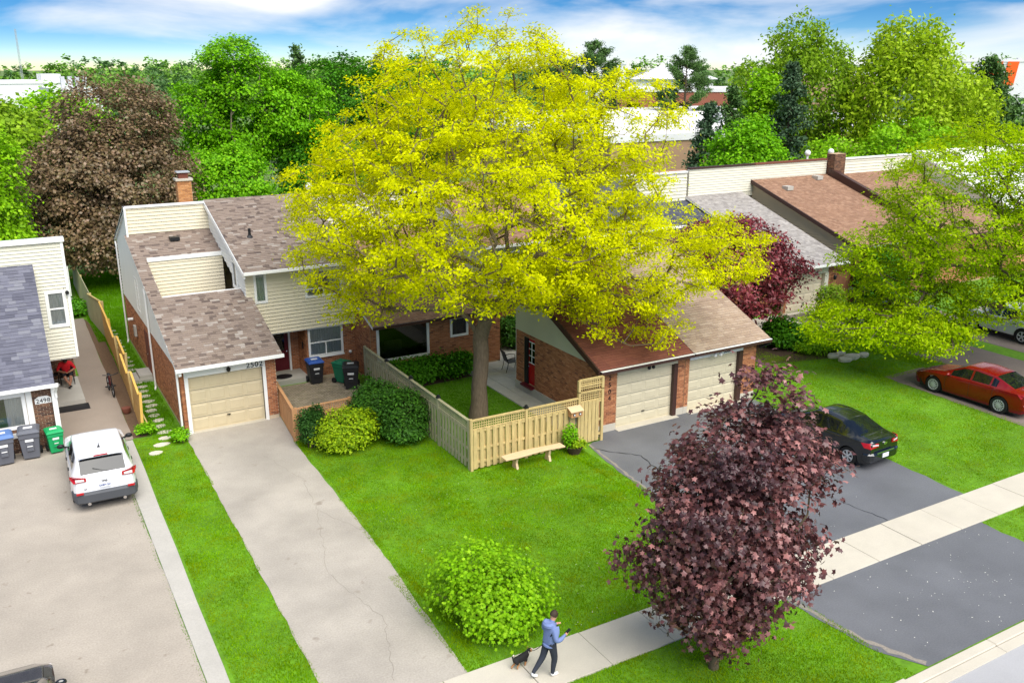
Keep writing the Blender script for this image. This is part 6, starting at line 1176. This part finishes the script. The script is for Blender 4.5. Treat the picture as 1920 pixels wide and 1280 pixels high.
# ------------------------------------------------------------------ distant buildings
MT['bw'] = mat('pale_cladding', c(226, 226, 226), .8, nz=.04, nscale=.3); MT['br'] = mat('red_brick_far', c(158, 96, 78), .9, nz=.08, nscale=.5); MT['bo'] = mat('orange_panel', c(236, 96, 16), .6); MT['tanb'] = mat('tan_block', c(170, 138, 112), .9, nz=.08, nscale=.5)
def rbuild(name, label, c0, ang, L, Dp, h, wm, rm='memb', cat='building'):
    """flat-roofed block: c0 near-left corner, front runs along ang, depth goes back"""
    T = thing(name, label, cat, (c0[0], c0[1], 0), R(ang)); MB().box(0, L, 0, Dp, -.2, h).build('wall', wm, T); MB().box(.3, L - .3, .3, Dp - .3, h, h + .06).build('roof', rm, T)
    MB().box(-.15, L + .15, -.15, .25, h - .5, h + .22).box(-.15, L + .15, Dp - .25, Dp + .15, h - .5, h + .22).box(-.15, .25, .251, Dp - .251, h - .5, h + .22).box(L - .25, L + .15, .251, Dp - .251, h - .5, h + .22).build('parapet', 'bw', T); return T
T = rbuild('warehouse', 'low building with broad white flat roof right of the locust crown', (56.5, 77.5), -1, 60, 54, 5.9, 'tanb')
for x, y, w, h in ((14, 30, 1.6, 1.5), (9, 12, 1.2, .35), (6, 20, 1.6, .3), (21, 26, 1.0, .8), (3.5, 33, 1.0, 1.6), (27, 14, 1.6, 1.2)): MB().box(x, x + w, y, y + w, 5.96, 5.96 + h).build('roof_unit', 'alu' if h > 1 else 'bw', T)
for x in (11.0, 12.2): MB().tube([(x, -.2, 4.5), (x, -.2, 7.0), (x, .9, 7.0), (x, .9, 6.0)], .05, 6).build('ladder_rail', 'alu', T)
for z in np.linspace(4.6, 6.9, 8): MB().bar((11, -.2, z), (12.2, -.2, z), .05).build('ladder_rung', 'alu', T)
T = rbuild('brick_building', 'red brick building with pale roofs beyond the flat white roof', (112, 152), -30, 30, 20, 8.6, 'br')
for k in range(6): MB().box(2 + k * 5.2, 4.6 + k * 5.2, -.08, .1, 3.0, 6.0).build('window', 'glass_d', T)
T = thing('white_hall', 'pale gabled building with little tower beyond the brick building', 'building', (165, 215, 0), R(-30)); MB().box(0, 22, 0, 16, 0, 9.5).build('wall', 'bw', T); MB().prism([(-1, -1, 9.5), (23, -1, 9.5), (14, 8, 13), (8, 8, 13)], (0, 0, .2)).prism([(-1, 17, 9.5), (23, 17, 9.5), (14, 8, 13), (8, 8, 13)], (0, 0, .2)).prism([(0, 0, 9.5), (0, 16, 9.5), (8, 8, 13)], (.2, 0, 0)).build('roof', 'bw', T); MB().box(10, 12, 7, 9, 12.8, 14.4).build('tower', 'bw', T)
T = rbuild('pale_block', 'beige stepped block at the right behind the pines', (160, 160), -30, 26, 18, 11.5, 'tanb'); MB().box(8, 12, 4, 9, 11.56, 13.4).box(15, 18, 4, 8, 11.56, 13.0).build('roof_unit', 'bw', T)
T = rbuild('long_white_building', 'long white building with two slanted orange panels at the right edge', (235.3, 164.5), -30, 70, 40, 14.7, 'bw')
for k in range(2): MB().prism([(9.4 + k * 4.4, -.3, 8), (12.6 + k * 4.4, -.3, 8), (13.4 + k * 4.4, -.3, 14.3), (10.3 + k * 4.4, -.3, 14.3)], (0, .12, 0)).build('orange_panel', 'bo', T)
for k in range(8): MB().box(2 + k * 3.1, 3 + k * 3.1, 6, 7, 14.76, 15.3).build('roof_unit', 'alu', T)
T = rbuild('white_warehouse', 'white flat warehouse at the far left behind the trees', (3, 235), 4, 17, 16, 9.8, 'bw'); MB().box(11, 15, 0.5, 8, 9.86, 11.4).build('roof_block', 'bw', T)
T = rbuild('white_shed', 'lower white sheds in front of the far left warehouse', (12.5, 190), 4, 8.5, 14, 9.0, 'bw')
for k in range(4): MB().box(3 + k * 1.3, 3.7 + k * 1.3, 8, 9, 9.06, 11.2).build('silo', 'alu', T)
T = thing('radio_mast', 'thin lattice mast on the far left horizon', 'mast', (18, 420, 0)); mb = MB(T)
for x, y in ((-.4, -.3), (.4, -.3), (0, .4)): mb.tube([(18 + x, 420 + y, 0), (18 + x * .6, 420 + y * .6, 27)], .07, 4)
mb.build('mast_legs', 'alu', T); mb = MB(T); [mb.bar((17.6 + .01 * z, 419.7, z), (18.4 - .01 * z, 419.7, z + 1.2), .06) for z in np.arange(0, 26, 1.3)]; mb.build('bracing', 'alu', T, kind='stuff')
T = rbuild('office_block', 'small distant office block peeking left of the dark pine', (150, 220), -30, 12, 10, 14.0, 'bw')
# ------------------------------------------------------------------ grass blades
def grass(name, label, rects, dens, h=(.03, .06), m='grass', excl=()):
    P = []
    for x0, x1, y0, y1 in rects:
        n = int((x1 - x0) * (y1 - y0) * dens); p = np.column_stack([rng.uniform(x0, x1, n), rng.uniform(y0, y1, n)])
        for e in excl: p = p[~((p[:, 0] > e[0]) & (p[:, 0] < e[1]) & (p[:, 1] > e[2]) & (p[:, 1] < e[3]))]
        P.append(p)
    P = np.vstack(P); n = len(P); hh = rng.uniform(*h, n)
    def vn(s):       # patchy growth: smooth value noise
        G = rng.uniform(size=(64, 64)); u = (P / s) % 63; i = u.astype(int); f = u - i; f = f * f * (3 - 2 * f); i1 = (i + 1) % 64
        return (G[i[:, 0], i[:, 1]] * (1 - f[:, 0]) + G[i1[:, 0], i[:, 1]] * f[:, 0]) * (1 - f[:, 1]) + (G[i[:, 0], i1[:, 1]] * (1 - f[:, 0]) + G[i1[:, 0], i1[:, 1]] * f[:, 0]) * f[:, 1]
    pt = .55 * vn(1.1) + .45 * vn(.35); hh = hh * (.45 + 1.1 * pt); k = rng.uniform(size=n) < .55 + .6 * pt; P, hh = P[k], hh[k]; n = len(P); a = rng.uniform(0, 6.283, n); b = rng.uniform(0, 6.283, n); w = rng.uniform(.006, .013, n); ln = rng.uniform(.1, .75, n) * hh
    V = np.zeros((n, 3, 3)); V[:, 0, :2] = P + np.column_stack([np.cos(a), np.sin(a)]) * w[:, None]; V[:, 1, :2] = P - np.column_stack([np.cos(a), np.sin(a)]) * w[:, None]
    V[:, 2, :2] = P + np.column_stack([np.cos(b), np.sin(b)]) * ln[:, None]; V[:, :2, 2] = -.014; V[:, 2, 2] = -.014 + hh
    me = rawmesh(name, V.reshape(-1, 3), np.arange(n * 3), np.arange(n) * 3, None); me.materials.append(LM[m]); o = link(bpy.data.objects.new(name, me), kind='stuff'); o['label'] = label
grass('grass', 'mown lawn grass of the front gardens and boulevard', [(3.14, 4.8, 14.6, 22), (3.18, 4.88, 22, 28), (3.22, 4.96, 28, 33.2), (7.72, 8.3, 15.4, 20), (8.0, 8.3, 20, 23), (8.1, 16.45, 15.38, 25), (8.25, 12.66, 25, 30.2), (16.35, 16.95, 20, 24.8), (2, 16.4, 10.36, 14.03)], 1800)
grass('grass', 'mown lawn grass on the right beyond the dark driveway', [(25.6, 32.8, 15.42, 28.6), (24.2, 34, 10.4, 13.98), (26.2, 31, 28, 30), (35.4, 37.0, 15.4, 30), (32.6, 36.5, 24, 30)], 900)
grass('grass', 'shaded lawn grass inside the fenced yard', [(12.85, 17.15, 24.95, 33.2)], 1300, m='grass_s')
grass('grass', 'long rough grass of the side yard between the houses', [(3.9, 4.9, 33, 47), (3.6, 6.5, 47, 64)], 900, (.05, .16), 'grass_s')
grass('grass', 'low weeds and grass edging the drives', [(2.5, 2.62, 15.5, 33), (8.62, 8.75, 30.4, 34.4)], 900, (.02, .05), 'grass_s')
mb = MB()
for i in range(260):
    x, y = (random.uniform(8.5, 16), random.uniform(15.6, 24.5)) if i < 130 else (random.uniform(26, 32), random.uniform(15.8, 27)) if i < 190 else (random.uniform(4, 6.2), random.uniform(44, 60))
    mb.add([(x - .012, y, .03), (x, y - .012, .034), (x + .012, y, .03), (x, y + .012, .034)], [(0, 1, 2, 3)])
o = mb.build('clover_flowers', 'petal_', kind='stuff') if False else mb.build('clover_flowers', mat('clover', c(226, 226, 196), .8), kind='stuff'); o['label'] = 'tiny white clover flowers dotted in the lawns'
